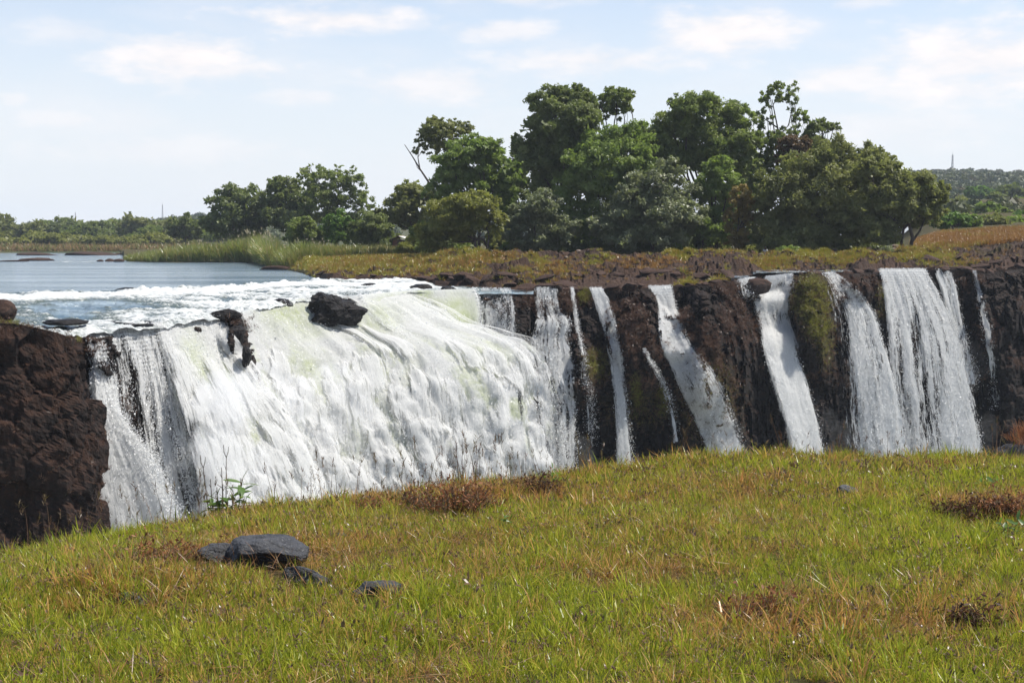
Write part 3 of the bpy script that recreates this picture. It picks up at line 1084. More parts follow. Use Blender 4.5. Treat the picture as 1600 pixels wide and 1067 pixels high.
            cv = .90 - .85 * np.abs(aa) ** 2.0 - .9 * (1 - ss(bb, 0, .22)) - .75 * ss(bb, .55, 1)
            cv = cv - .8 * (1 - ss((1 - sx) * width, .5, 4.0)) * (puff > .8)
            cv = np.where((tx > 1.02) | (sx < -.01) | (sx > 1.01), -1, cv)
            Vs.append(Q.reshape(-1, 3) - base)
            As.append((np.zeros(sx.shape), cv, sx * width + 37.0 * q, tx * height, np.full(sx.shape, .95)))
            Fs.append(grid_faces(nb, na) + sum(len(z) for z in Vs[:-1]))
    at = {k: np.concatenate([q[i].ravel() for q in As]) for i, k in enumerate(('tint', 'cov', 'fu', 'fv', 'stk'))}
    me = make_mesh('falling_water', np.concatenate(Vs), np.concatenate(Fs), attrs=at)
    link('falling_water', me, WHITE, root)
    # where thin spray hangs about the foot of this fall
    for q in range(int(width * height * .30) if width > 1.4 else 0):
        i, j = int(nr * (1 - .5 * r.random() ** 1.6)) - 1, r.integers(nc)
        R = r.uniform(.5, 1.1) * (1 + min(width, 8) * .12) * (.5 + .7 * i / nr)
        MIST_SPOTS.append((*(P[i, j] + r.normal(size=3) * [.7, .3, .4] + N[i, j] * .4), R))
    # drops: along the water and beyond its torn edges
    n = int(drops * 1.1)
    cand = r.integers(0, nr * nc, size=n * 6)
    stn = fbm(flow[cand] * np.array([2.0, 0.16, 1]), 3, .6) * 1.1 * streak
    pr = np.clip((cov.ravel()[cand] + stn - 0.25) / 0.5, 0.0, 1.0) * (1 - (.96 if not plumes else .35) * ss(cov.ravel()[cand], .8, 1.15))
    cand = cand[r.random(len(cand)) < pr][:n]
    n = len(cand)
    Tt = T.ravel()[cand]
    C = P.reshape(-1, 3)[cand]
    dT = np.gradient(P, axis=0).reshape(-1, 3)[cand]
    dT /= np.linalg.norm(dT, axis=1, keepdims=True) + 1e-9
    if plumes:
        spread0 = np.where(r.random(n) < .6, 1.0, 2.6)
    spread = drop_spread[0] + (drop_spread[1] - drop_spread[0]) * Tt
    if plumes:
        spread = spread * spread0
    C = C + r.normal(size=(n, 3)) * spread[:, None] * np.array([1.1, 1.0, 0.8]) + N.reshape(-1, 3)[cand] * (spread * np.abs(r.normal(size=n)))[:, None]
    size = drop_size * 0.48 * np.exp(r.normal(size=n) * 0.4)
    long = 1.0 + 1.3 * r.random(n) * streak
    rnd = r.normal(size=(n, 3))
    A = dT * 0.8 + rnd * 0.35
    A /= np.linalg.norm(A, axis=1, keepdims=True)
    Bv = np.cross(A, r.normal(size=(n, 3)))
    Bv /= np.linalg.norm(Bv, axis=1, keepdims=True) + 1e-9
    A, Bv = A * (size * long)[:, None], Bv * size[:, None]
    V2 = np.stack([C - A, C + A * .6 + Bv, C + A * .6 - Bv], 1).reshape(-1, 3)
    F2 = np.arange(len(V2)).reshape(-1, 3)
    sp = link('spray', make_mesh('spray', V2 - base, F2, smooth=False), SPRAY, root)
    sp['kind'] = 'stuff'
    return root


def build_falls():
    # --- the wide left-hand falls
    make_fall('curtain of fine white water falling from the lip right beside the brown headland cliff',
              [(518, 128, 244), (560, 138, 252), (600, 143, 262), (660, 147, 272), (720, 150, 284), (800, 152, 305), (860, 154, 318)], 7.0,
              cell=0.22, density=(.78, .60), streak=1.0, billow=(.05, .3), edge=(.6, .9), drops=26000, drop_size=.05, seed=1,
              holes=[(205, 620, 18, 90, .45), (232, 700, 16, 90, .35), (186, 560, 10, 40, .3)])
    make_fall('thin grey veil of drops over the dark slot left of the smooth tall stream',
              [(510, 226, 262), (560, 238, 276), (620, 250, 290), (680, 264, 306), (740, 278, 322), (800, 290, 340), (850, 298, 352)], 7.5,
              density=(.46, .50), streak=1.1, billow=(0, .2), edge=(.5, .5), drops=9000, drop_size=.05, seed=21)
    make_fall('dense bank of white spray at the foot of the headland cliff, lowest on the left',
              [(560, 139, 147), (610, 143, 170), (655, 146, 196), (700, 149, 232), (750, 151, 262), (790, 153, 280), (850, 154, 306), (890, 154, 325)], 9.5,
              cell=0.22, density=(1.0, 1.3), streak=.5, billow=(.2, .8), edge=(.3, 1.1), drops=16000, drop_size=.05, seed=2, top_soft=.12, drop_spread=(.1, .4))
    make_fall('smooth tall white stream bending over the lip left of the black wet rocks',
              [(502, 236, 352), (530, 248, 362), (570, 262, 384), (620, 276, 420), (680, 290, 460), (740, 302, 490), (800, 310, 520), (860, 316, 545)], 9.0,
              cell=0.22, density=(1.25, 1.0), streak=.75, billow=(.05, .5), edge=(2.6, 1.6), puff=.6, plumes=60, drops=26000, drop_size=.05, seed=3,
              green=[(300, 560, 22, 50, .45), (325, 620, 20, 70, .35), (350, 700, 24, 60, .3)], holes=[(300, 720, 14, 90, .4), (258, 620, 10, 60, .2)])
    # --- the great cataract
    make_fall('huge billowing white cataract, the broadest of all the falls',
              [(474, 372, 640), (500, 376, 704), (520, 379, 742), (534, 381, 790), (546, 383, 832), (562, 385, 858), (590, 388, 872), (630, 396, 882), (680, 404, 890), (730, 420, 896), (790, 440, 904), (860, 470, 914)], 13.0,
              cell=0.22, density=(1.5, 1.25), streak=.5, billow=(.35, 2.2), edge=(1.0, 7.0), drops=80000, drop_size=.05, seed=4, billow_scale=.24, back=False, puff=1.0, plumes=190,
              green=[(450, 490, 45, 22, .75), (470, 510, 60, 25, .45), (585, 500, 40, 24, .55), (560, 640, 60, 40, .3), (610, 700, 60, 30, .28), (480, 560, 50, 22, .2),
                     (645, 590, 20, 50, .3)],
              holes=[(525, 478, 34, 16, 2.5), (690, 560, 8, 50, .75), (668, 520, 7, 30, .7), (705, 620, 8, 40, .5), (380, 520, 14, 40, .7), (880, 640, 24, 150, .3), (770, 600, 8, 60, .55), (812, 620, 7, 60, .6), (600, 560, 7, 40, .5), (842, 600, 7, 60, .5)], drop_spread=(.08, .45))
    make_fall('glassy green topped sheet pouring over the lip at the right end of the great cataract',
              [(456, 560, 742), (470, 566, 748), (490, 580, 752), (515, 610, 752), (545, 650, 752), (590, 690, 760)], 4.5,
              cell=0.22, density=(1.35, 1.05), streak=.7, billow=(.08, .5), edge=(.6, .5), drops=16000, drop_size=.045, seed=5, front=.6,
              green=[(640, 480, 60, 22, .85), (715, 500, 30, 40, .95), (690, 530, 36, 30, .7), (660, 470, 18, 24, .9), (600, 480, 36, 16, .7)], holes=[(668, 490, 12, 22, .9), (625, 540, 10, 30, .5)])
    make_fall('short curtain of white threads falling over dark rock beside the green sheet',
              [(454, 736, 802), (480, 740, 806), (510, 744, 808), (545, 748, 812), (575, 750, 818)], 3.0,
              cell=0.14, density=(.52, .50), streak=1.1, billow=(.0, .15), edge=(.3, .4), drops=9000, drop_size=.045, seed=6, green=[(745, 490, 14, 30, .4)])
    make_fall('two tiered curtain breaking on a ledge just right of the dark gap in the lip',
              [(454, 834, 874), (475, 834, 878), (492, 836, 884), (500, 834, 896, .8), (530, 826, 900, 1.2), (570, 824, 904, 1.6), (640, 836, 908, 2.2), (720, 860, 906, 3), (790, 860, 908, 3.4)], 5.0,
              cell=0.14, density=(.56, .46), streak=1.1, billow=(.05, .3), edge=(.4, .6), drops=16000, drop_size=.05, seed=7)
    # --- ribbons
    make_fall('thin broken trickle down the mossy rock between the cataract and the first ribbon',
              [(454, 889, 899), (490, 894, 904), (530, 901, 911), (570, 908, 918), (620, 916, 924), (700, 921, 930)], 4.5,
              cell=0.14, density=(.62, .45), streak=1.0, billow=(0, .1), edge=(.25, .25), drops=2600, drop_size=.045, seed=8)
    make_fall('slender white ribbon falling clear of the brown cliff, first ribbon right of the great cataract',
              [(452, 920, 942), (475, 928, 953), (510, 940, 964), (560, 951, 973), (620, 960, 980), (680, 964, 986), (740, 966, 992), (800, 968, 998)], 8.0,
              cell=0.14, density=(1.05, .85), streak=.9, billow=(.05, .35), edge=(.5, .5), drops=9000, drop_size=.05, seed=9)
    make_fall('bluish cascade sliding down a shaded gully between two brown buttresses',
              [(450, 1012, 1052), (470, 1024, 1056), (490, 1028, 1062), (520, 1029, 1072), (550, 1036, 1090), (580, 1050, 1115), (620, 1068, 1136), (660, 1086, 1152), (715, 1108, 1172), (780, 1130, 1190)], 6.0,
              cell=0.22, density=(1.0, 1.05), streak=.75, billow=(.1, .6), edge=(.5, .9), drops=14000, drop_size=.05, seed=10,
              holes=[(1105, 610, 10, 22, .6), (1080, 590, 10, 30, .4)])
    make_fall('narrow trickle running off the edge of the brown ledge left of the bluish cascade',
              [(545, 1003, 1010, -2), (580, 1020, 1028, -1), (610, 1036, 1044), (650, 1046, 1056), (690, 1052, 1062)], 4.0,
              cell=0.14, density=(.6, .45), streak=1.0, billow=(0, .1), edge=(.25, .25), drops=1800, drop_size=.045, seed=11, front=2.5)
    make_fall('stepped white fall tumbling over three ledges left of the mossy outcrop',
              [(430, 1196, 1240), (444, 1190, 1242), (456, 1178, 1240, .3), (462, 1176, 1238, 1.3), (490, 1180, 1236, 1.6), (512, 1186, 1240, 2.0), (525, 1188, 1246, 3.2), (560, 1196, 1252, 4.2),
               (610, 1212, 1266, 5.0), (670, 1230, 1280, 5.6), (720, 1242, 1288, 6.0), (790, 1252, 1298, 6.5)], 3.0,
              cell=0.14, density=(.98, 1.1), streak=.75, billow=(.05, .6), edge=(.5, .8), drops=15000, drop_size=.05, seed=12,
              holes=[(1215, 495, 18, 14, .55), (1222, 445, 12, 8, .4)])
    make_fall('small splash of water slipping between boulders at the lip above the brown buttress',
              [(430, 1152, 1182), (442, 1154, 1178), (455, 1158, 1172), (462, 1160, 1170)], 1.0,
              cell=0.14, density=(.75, .6), streak=1.0, billow=(0, .1), edge=(.2, .2), drops=1200, drop_size=.045, seed=13, front=.4)
    make_fall('feathery fall spreading right from behind the mossy outcrop, dense along its right edge',
              [(431, 1284, 1306), (445, 1288, 1328), (465, 1292, 1350), (490, 1296, 1370), (530, 1300, 1384), (580, 1304, 1400), (640, 1308, 1412), (700, 1312, 1421), (780, 1318, 1430)], 9.0,
              cell=0.14, density=(.84, .76), streak=.95, billow=(.1, .6), edge=(2.6, .7), drops=22000, drop_size=.05, seed=14, holes=[(1316, 560, 14, 120, .3), (1335, 660, 16, 80, .25)])
    make_fall('broad tall curtain, the widest fall on the far right, with dark streaks of rock behind',
              [(423, 1372, 1450), (445, 1376, 1462), (470, 1380, 1476), (510, 1384, 1494), (560, 1388, 1510), (620, 1392, 1526), (680, 1398, 1536), (720, 1402, 1540), (790, 1406, 1546)], 9.0,
              cell=0.22, density=(.84, .76), streak=.95, billow=(.1, .6), edge=(.6, .8), drops=34000, drop_size=.05, seed=15,
              holes=[(1432, 530, 9, 60, .5), (1448, 640, 12, 90, .55), (1405, 560, 9, 60, .35), (1412, 660, 12, 60, .35), (1468, 600, 8, 60, .25)])
    make_fall('stringy trickles stepping down black rock against the right edge of the broad curtain',
              [(434, 1458, 1484), (450, 1466, 1492), (470, 1474, 1498), (500, 1484, 1504), (540, 1494, 1514), (600, 1508, 1526)], 4.0,
              cell=0.14, density=(.62, .6), streak=1.1, billow=(0, .2), edge=(.25, .25), drops=3500, drop_size=.045, seed=16)
    make_fall('faint thin trickle down the dark cliff at the far right',
              [(431, 1519, 1526), (455, 1525, 1533), (485, 1530, 1539), (520, 1538, 1550), (560, 1542, 1556), (640, 1550, 1566)], 3.0,
              cell=0.14, density=(.58, .36), streak=1.0, billow=(0, .1), edge=(.2, .2), drops=1500, drop_size=.045, seed=17)
    # little feeder pools on the rock shelf
    M = Mat('pool_water')
    n = M.noise(M.pos((0.5, 2.2, 1)), 1.4, 6, 0.7)
    M.principled(M.mix(M.ramp(n, 0.50, 0.62), (0.03, 0.06, 0.085), (0.8, 0.82, 0.82)), 0.12, M.bump(n, 0.8, 0.2), 0.5)
    for (uc, hw, d0, d1, zt) in CHANNELS:
        us = np.linspace(uc - hw * 1.35, uc + hw * 1.35, 50)
        ds = np.linspace(d0 - 0.2, d1 + 4, 24)
        U, D = np.meshgrid(us, ds)
        D = D - (d0 - 1.0) + np.maximum(lip_d(U) - 0.2, d0 - 30 if d0 > 158.5 else 0) if d0 < 158.5 else D
        P = np.stack([(U - 800) / F * D, D, np.full(U.shape, zt)], -1).reshape(-1, 3)
        P[:, 2] += fbm(P * np.array([.5, 1, 1]), 3) * 0.06
        o = link('pool_water', make_mesh('pool_water', P, grid_faces(*U.shape)[:, ::-1]), M.m)
        o['kind'] = 'structure'


def build_mist():
    """Drifting spray at the feet of the falls: overlapping puffs of thin, even mist."""
    r = np.random.default_rng(123)
    V0, F0 = ico(2)
    M = Mat('spray_mist')
    v = M.node('ShaderNodeVolumePrincipled')
    v.inputs['Color'].default_value = (1, 1, 1, 1)
    v.inputs['Density'].default_value = MIST
    v.inputs['Anisotropy'].default_value = 0.2
    M.L.new(v.outputs[0], M.out.inputs['Volume'])
    Vs, Fs, o = [], [], 0
    for (x, y, z, R) in MIST_SPOTS:
        Vs.append(V0 * np.array([R, R, R * 1.5]) * (1 + .2 * pnoise(V0 * 1.3 + x)[:, None]) + np.array([x, y, z]))
        Fs.append(F0 + o)
        o += len(V0)
    ob = link('spray_mist', make_mesh('spray_mist', np.concatenate(Vs), np.concatenate(Fs)), M.m)
    ob['kind'] = 'stuff'
    # thicker spray in front of the great cataract
    M = Mat('cataract_mist')
    v = M.node('ShaderNodeVolumePrincipled')
    v.inputs['Color'].default_value = (1, 1, 1, 1)
    v.inputs['Density'].default_value = 0.15
    M.L.new(v.outputs[0], M.out.inputs['Volume'])
    Vs, Fs, o = [], [], 0
    for k in range(110):
        u = r.uniform(330, 790)
        vv = r.uniform(600, 850)
        R = r.uniform(1.0, 2.4)
        c = unproj(u, vv, lip_d(u) - 8.5 - 7 * (vv - 560) / 300 - r.random() * 2)
        Vs.append(V0 * np.array([R, R, R * 1.3]) * (1 + .2 * pnoise(V0 * 1.3 + u)[:, None]) + c)
        Fs.append(F0 + o)
        o += len(V0)
    ob = link('cataract_mist', make_mesh('cataract_mist', np.concatenate(Vs), np.concatenate(Fs)), M.m)
    ob['kind'] = 'stuff'


MIST = 0.016
MIST_SPOTS = []
# ------------------------------------------------------------------ trees
BARK = None


def mat_bark():
    M = Mat('bark')
    n = M.noise(M.pos((1, 1, .3)), 5, 4)
    M.principled(M.mix(n, (0.035, 0.026, 0.02), (0.11, 0.085, 0.065)), 0.9, M.bump(n, .6, .1), .2)
    return M.m


LEAF = {}


def build_leaf_mats():
    global BARK
    BARK = mat_bark()
    LEAF['dark'] = mat_leaf('leaves_dark', (0.092, 0.118, 0.032), (0.215, 0.242, 0.072), trans=.52)
    LEAF['mid'] = mat_leaf('leaves_mid', (0.11, 0.147, 0.032), (0.255, 0.287, 0.072), trans=.52)
    LEAF['fresh'] = mat_leaf('leaves_fresh', (0.122, 0.176, 0.034), (0.258, 0.315, 0.07), trans=.52)
    LEAF['lime'] = mat_leaf('leaves_lime', (0.075, 0.14, 0.02), (0.14, 0.22, 0.04), trans=.45)
    LEAF['olive'] = mat_leaf('leaves_olive', (0.128, 0.142, 0.04), (0.285, 0.288, 0.092), trans=.52)
    LEAF['yellowgreen'] = mat_leaf('leaves_yellow_green', (0.148, 0.158, 0.034), (0.3, 0.295, 0.07), trans=.52)
    LEAF['grey'] = mat_leaf('leaves_grey_green', (0.118, 0.139, 0.058), (0.28, 0.296, 0.146), trans=.52, gloss=.035)
    LEAF['gold'] = mat_leaf('leaves_gold', (0.13, 0.095, 0.02), (0.26, 0.19, 0.045), trans=.45)
    LEAF['rust'] = mat_leaf('leaves_rust', (0.09, 0.055, 0.025), (0.17, 0.11, 0.05), trans=.4)


def crown(lobes, n_clump, per, leaf, r, clump_k=1.0, droop=0.0, inner=True, gap=0.0):
    """lobes (n,6): centre xyz + radii xyz in metres. Clumps of leaf faces through the lobes' volume."""
    lobes = np.asarray(lobes, float)
    area = (lobes[:, 3] * lobes[:, 5] + lobes[:, 3] * lobes[:, 4]) ** 0.9
    pick = r.choice(len(lobes), n_clump, p=area / area.sum())
    dirs = r.normal(size=(n_clump, 3))
    dirs[:, 2] = dirs[:, 2] * 0.9 + 0.25
    dirs /= np.linalg.norm(dirs, axis=1, keepdims=True)
    rad = (1 - r.random(n_clump) ** 2.2 * 0.75)
    c = lobes[pick, :3] + dirs * lobes[pick, 3:] * rad[:, None]
    cr = clump_k * (0.55 + 0.6 * r.random(n_clump)) * np.clip(lobes[pick, 3:].mean(1) * 0.30, 0.35, 1.5)
    m = np.maximum((per * (cr / cr.mean()) ** 1.6).astype(int), 4)
    if not inner:
        cr = cr * 1.4
    idx = np.repeat(np.arange(n_clump), m)
    n = len(idx)
    q = r.normal(size=(n, 3))
    q /= np.linalg.norm(q, axis=1, keepdims=True)
    q *= (r.random(n) ** 0.5 * (1 + .35 * r.random(n) ** 3))[:, None]
    p = c[idx] + q * cr[idx][:, None] * np.array([1.15, 1.15, 0.72])
    p[:, 2] -= droop * cr[idx] * (q[:, 0] ** 2 + q[:, 1] ** 2)
    nrm = q * 0.55 + dirs[idx] * 0.4 + r.normal(size=(n, 3)) * 0.7 + np.array([0, 0, 0.35])
    nrm /= np.linalg.norm(nrm, axis=1, keepdims=True)
    size = leaf * np.exp(r.normal(size=n) * 0.3)
    tint = np.clip(0.45 + 0.22 * r.normal(size=n_clump)[idx] + 0.18 * r.normal(size=n), 0, 1)
    if inner:  # oversized dark leaves added inside the crown to block light
        k = int(n * 0.05)
        pick = r.choice(len(lobes), k, p=area / area.sum())
        d2 = r.normal(size=(k, 3))
        d2 /= np.linalg.norm(d2, axis=1, keepdims=True)
        p = np.concatenate([p, lobes[pick, :3] + d2 * lobes[pick, 3:] * 0.72 * (r.random(k) ** .5)[:, None]])
        nn = r.normal(size=(k, 3))
        nrm = np.concatenate([nrm, nn / np.linalg.norm(nn, axis=1, keepdims=True)])
        size = np.concatenate([size, np.full(k, leaf * 2.4)])
        tint = np.concatenate([tint, np.full(k, 0.2)])
        n += k
    a = np.cross(nrm, r.normal(size=(n, 3)))
    a /= np.linalg.norm(a, axis=1, keepdims=True) + 1e-9
    b = np.cross(nrm, a)
    if droop:
        a[:, 2] -= 0.5 * droop
    A = a * size[:, None]
    B = b * size[:, None] * 0.55
    fold = nrm * (size * 0.18)[:, None]
    V = np.stack([p - A - B + fold, p - A * .8 + B, p + A * 1.25], 1).reshape(-1, 3)
    return V, np.arange(3 * n).reshape(-1, 3), np.repeat(tint, 3), c, cr


def tree(name, label, d, lobes, base, kind, n_clump=110, per=90, leaf=0.24, seed=0, droop=0.0, clump_k=1.0, trunk_r=0.28, limbs=7, inner=True, paths=None,
         group=None, depth_k=0.85, cat=None, stems=1):
    r = np.random.default_rng(1000 + seed)
    b = unproj(base[0], base[1], d)
    mpp = d / F
    L = []
    for (u, v, ru, rv) in lobes:
        c = unproj(u, v, d)
        L.append([c[0], d + r.uniform(-.45, .45) * ru * mpp, c[2], ru * mpp, ru * mpp * depth_k, rv * mpp])
    L = np.array(L)
    L[:, :3] -= b
    # ragged outline: small lobes budding from the big ones
    bud = []
    for q in L:
        for k in range(5):
            w = r.normal(size=3)
            w[2] = w[2] * .8 + .2
            w /= np.linalg.norm(w)
            f = r.uniform(.16, .42)
            bud.append(np.r_[q[:3] + w * q[3:] * r.uniform(.8, 1.14), q[3:] * f])
    L0, L = L, np.concatenate([L, bud])
    n_clump, leaf, limbs = int(n_clump * (1.6 if inner else 1.3)), leaf * (0.93 if d < 260 else 1.05), limbs
    per = int(per * (1.4 if d < 260 else 1.15))
    root = thing(name, label, cat or ('bush' if 'bush' in name or 'shrub' in name else 'tree'), tuple(b), group)
    V, Fq, tint, c, cr = crown(L, n_clump, per, leaf, r, clump_k, droop, inner)
    me = make_mesh('crown', V, Fq, tint=tint, smooth=False)
    link('crown', me, LEAF[kind], root)
    tb = Tubes()
    if paths:
        for (pts, r0, r1) in paths:
            P = np.array([unproj(u, v, d) - b for (u, v) in pts])
            P[:, 1] += r.normal(size=len(P)) * 0.2
            tb.add(P, np.linspace(r0, r1, len(P)))
    top = L0[:, :3].mean(0)
    for s in range(stems):
        base_p = np.array([r.normal() * .3 * (stems > 1), r.normal() * .3 * (stems > 1), -1.2])
        hub = np.array([top[0] * 0.35 + r.normal() * .4 * (stems > 1), top[1] * .3, top[2] * 0.45])
        tb.add(bez(base_p, hub, 0.06, 6, seed + s), np.linspace(trunk_r, trunk_r * .7, 6), 8)
        for k in range(limbs):
            i = r.integers(len(L0)) if k >= len(L0) else k
            tip = L[i, :3] + r.normal(size=3) * L[i, 3:] * .25
            limb = bez(hub, tip, 0.12, 6, seed * 31 + k)
            tb.add(limb, np.linspace(trunk_r * .55, trunk_r * .16, 6))
            near = np.argsort(np.linalg.norm(c - tip, axis=1))[:5]
            for j in near:
                tb.add(bez(limb[3 + int(r.integers(3))], c[j], 0.15, 4, seed * 77 + k * 9 + int(j)), np.linspace(trunk_r * .16, 0.02, 4), 4)
    me = tb.mesh('trunk')
    link('trunk', me, BARK, root)
    return root


def build_trees():
    build_leaf_mats()
    g = 'trees and bushes on the island'
    T = tree
    T('broadleaf_tree', 'dark rounded tree at the left end of the island behind the reeds', 310, [(345, 335, 30, 26), (385, 325, 36, 32), (365, 310, 28, 18), (400, 345, 26, 25), (335, 355, 20, 16), (378, 352, 40, 20), (412, 325, 22, 24)],
      (368, 394), 'dark', 130, 70, .30, 1)
    T('broadleaf_tree', 'dark bluish green tree between the rounded dark tree and the tall open tree', 306, [(440, 296, 26, 18), (430, 325, 28, 28), (468, 318, 28, 36), (455, 345, 40, 28), (432, 288, 16, 10)],
      (455, 392), 'dark', 110, 60, .30, 2)
    T('broadleaf_tree', 'tall open leafy tree with a feathery top standing above the reeds', 302, [(490, 276, 22, 18), (515, 296, 34, 30), (545, 292, 28, 24), (522, 272, 18, 12), (560, 316, 24, 20), (495, 318, 30, 28), (577, 325, 16, 12), (530, 338, 36, 22), (483, 262, 10, 8), (528, 266, 10, 8)],
      (520, 392), 'mid', 330, 28, .25, 3, clump_k=.5, limbs=12, inner=False)
    T('lime_bush', 'bright lime green bush below the tall open tree', 240, [(527, 350, 24, 22), (520, 366, 22, 16), (540, 362, 20, 18)], (527, 392), 'lime', 60, 80, .17, 4, droop=.5)
    T('bush', 'rounded mid green bush left of the lime green bush', 245, [(475, 358, 24, 18), (497, 368, 20, 14), (460, 372, 18, 12)], (478, 394), 'mid', 55, 70, .2, 5)
    T('bush', 'dark green bush between the lime green bush and the wooden hut', 236, [(580, 356, 30, 26), (560, 372, 24, 20), (602, 370, 22, 20), (590, 384, 34, 12)], (580, 398), 'dark', 80, 70, .2, 6)
    T('broadleaf_tree', 'loose olive green tree standing over the wooden hut', 246, [(640, 320, 32, 30), (622, 335, 28, 24), (660, 308, 24, 22), (600, 342, 22, 16), (655, 345, 30, 16), (640, 296, 20, 12)],
      (655, 394), 'olive', 120, 55, .24, 7, clump_k=.85)
    T('broadleaf_tree', 'tall thin crowned tree leaning left with bare limbs showing against the sky', 222, [(690, 206, 34, 16), (712, 200, 22, 14), (668, 218, 20, 12), (700, 228, 26, 14), (728, 204, 12, 12), (655, 236, 10, 8), (682, 190, 20, 8), (676, 246, 10, 10)],
      (742, 392), 'olive', 230, 26, .20, 8, clump_k=.46, inner=False, limbs=0, trunk_r=.2,
      paths=[([(742, 392), (738, 320), (730, 270), (716, 236), (704, 214), (690, 200)], .30, .06), ([(716, 236), (700, 228), (680, 214), (662, 220)], .14, .03), ([(722, 250), (724, 222), (728, 206)], .13, .03),
             ([(704, 214), (715, 198)], .08, .02), ([(700, 228), (684, 240), (676, 250)], .07, .02), ([(680, 214), (672, 198), (684, 188)], .06, .02)])
    root = thing('dead_tree', 'bare dead tree leaning left with a forked grey top', 'tree', tuple(unproj(690, 392, 216)), g)
    b = unproj(690, 392, 216)
    tb = Tubes()
    for pts, r0, r1 in [([(690, 392), (690, 330), (682, 306), (668, 282), (656, 264), (644, 244), (632, 226)], .30, .05), ([(656, 264), (653, 246), (654, 228)], .12, .03), ([(660, 270), (652, 262), (649, 254)], .08, .02),
                        ([(640, 240), (648, 232)], .05, .02), ([(653, 246), (660, 236), (664, 232)], .05, .015)]:
        tb.add(np.array([unproj(u, v, 216) - b for u, v in pts]), np.linspace(r0, r1, len(pts)))
    link('trunk', tb.mesh('trunk'), BARK, root)
    T('broadleaf_tree', 'broad mid green tree just left of the tallest dark tree', 214, [(735, 245, 42, 26), (770, 238, 26, 22), (700, 262, 28, 26), (765, 275, 34, 34), (720, 285, 42, 28), (792, 285, 24, 32), (805, 262, 20, 24), (745, 222, 24, 12), (700, 300, 30, 22), (780, 312, 24, 24)],
      (750, 394), 'fresh', 190, 60, .22, 9)
    T('spreading_tree', 'low spreading yellow green tree with a crooked trunk at the edge of the rocks', 188, [(740, 320, 38, 18), (702, 332, 38, 24), (688, 358, 36, 24), (762, 342, 26, 24), (670, 374, 28, 14), (722, 352, 42, 22), (740, 308, 24, 10), (768, 368, 18, 16)],
      (752, 404), 'yellowgreen', 190, 62, .18, 10, droop=.3, trunk_r=.2, limbs=8,
      paths=[([(752, 404), (762, 388), (756, 374), (742, 372), (738, 382)], .24, .1), ([(750, 404), (735, 392), (715, 390), (690, 386)], .2, .06), ([(762, 388), (764, 366), (756, 345)], .16, .05)])
    T('tall_dark_tree', 'tallest dark green tree, a dense dome on the left of the big clump', 206, [(862, 165, 38, 26), (900, 160, 30, 22), (838, 200, 32, 30), (885, 200, 48, 36), (830, 240, 26, 34), (870, 250, 44, 40), (912, 212, 28, 40), (845, 285, 34, 26), (925, 175, 16, 26), (880, 148, 24, 14)],
      (870, 394), 'dark', 270, 80, .22, 11, trunk_r=.4)
    T('thin_tree', 'small airy crown rising behind the tallest dark tree', 214, [(962, 158, 26, 20), (945, 176, 16, 12), (978, 148, 12, 8), (940, 158, 12, 12), (970, 176, 16, 10)], (958, 394), 'mid', 150, 26, .2, 12, clump_k=.5, inner=False,
      limbs=6, paths=[([(958, 330), (958, 220), (960, 190), (966, 160)], .2, .05)])
    T('creeper_covered_tree', 'bright green creeper covered tree in the middle of the big clump', 200, [(950, 225, 42, 28), (920, 260, 38, 34), (990, 212, 30, 24), (940, 290, 44, 34), (900, 292, 34, 28), (970, 258, 44, 38), (890, 332, 38, 38), (940, 345, 44, 40), (1000, 245, 30, 30)],
      (935, 396), 'fresh', 270, 70, .2, 13, droop=.4)
    T('feathery_tree', 'great domed feathery tree at the centre right of the clump', 206, [(1090, 172, 42, 26), (1050, 190, 30, 26), (1140, 180, 38, 24), (1075, 212, 48, 32), (1130, 218, 48, 32), (1168, 212, 22, 28), (1060, 250, 48, 26), (1110, 252, 38, 26), (1165, 250, 24, 22), (1030, 215, 30, 26), (1100, 158, 24, 12), (1018, 238, 34, 34), (1002, 210, 24, 20)],
      (1100, 396), 'mid', 300, 72, .2, 14, trunk_r=.38)
    T('open_tree', 'tall open tree with hanging foliage and sky showing through its limbs', 214, [(1205, 152, 18, 18), (1240, 158, 14, 24), (1250, 188, 12, 24), (1192, 186, 16, 14), (1225, 214, 24, 18), (1200, 226, 22, 18), (1212, 136, 12, 8), (1180, 252, 28, 24), (1222, 246, 28, 20), (1190, 285, 24, 24)],
      (1225, 394), 'mid', 340, 26, .2, 15, clump_k=.5, inner=False, limbs=4, droop=.6,
      paths=[([(1245, 394), (1240, 290), (1228, 244), (1214, 200), (1206, 156)], .3, .06), ([(1218, 212), (1232, 196), (1240, 162)], .16, .04), ([(1214, 200), (1196, 188), (1186, 180)], .12, .03), ([(1206, 170), (1214, 150), (1212, 134)], .07, .02)])
    T('broadleaf_tree', 'dark tuft of foliage jutting right beside the open tree', 213, [(1285, 200, 18, 12), (1265, 214, 18, 14), (1302, 200, 9, 7), (1275, 232, 26, 14), (1285, 252, 30, 20)], (1262, 394), 'dark', 60, 60, .2, 16)
    T('rusty_tree', 'brownish thinning tree between the open tree and the wide grey green tree', 208, [(1245, 228, 24, 18), (1262, 240, 18, 14), (1232, 250, 20, 16)], (1250, 394), 'rust', 45, 45, .18, 17, clump_k=.9)
    T('silver_tree', 'pale grey green tree with shiny leaves in front of the creeper covered tree', 194, [(1040, 272, 32, 22), (1005, 300, 42, 28), (1060, 308, 36, 28), (980, 330, 42, 28), (1030, 345, 56, 34), (960, 362, 38, 28), (1072, 345, 32, 34), (1000, 372, 60, 18)],
      (1020, 397), 'grey', 250, 70, .19, 18)
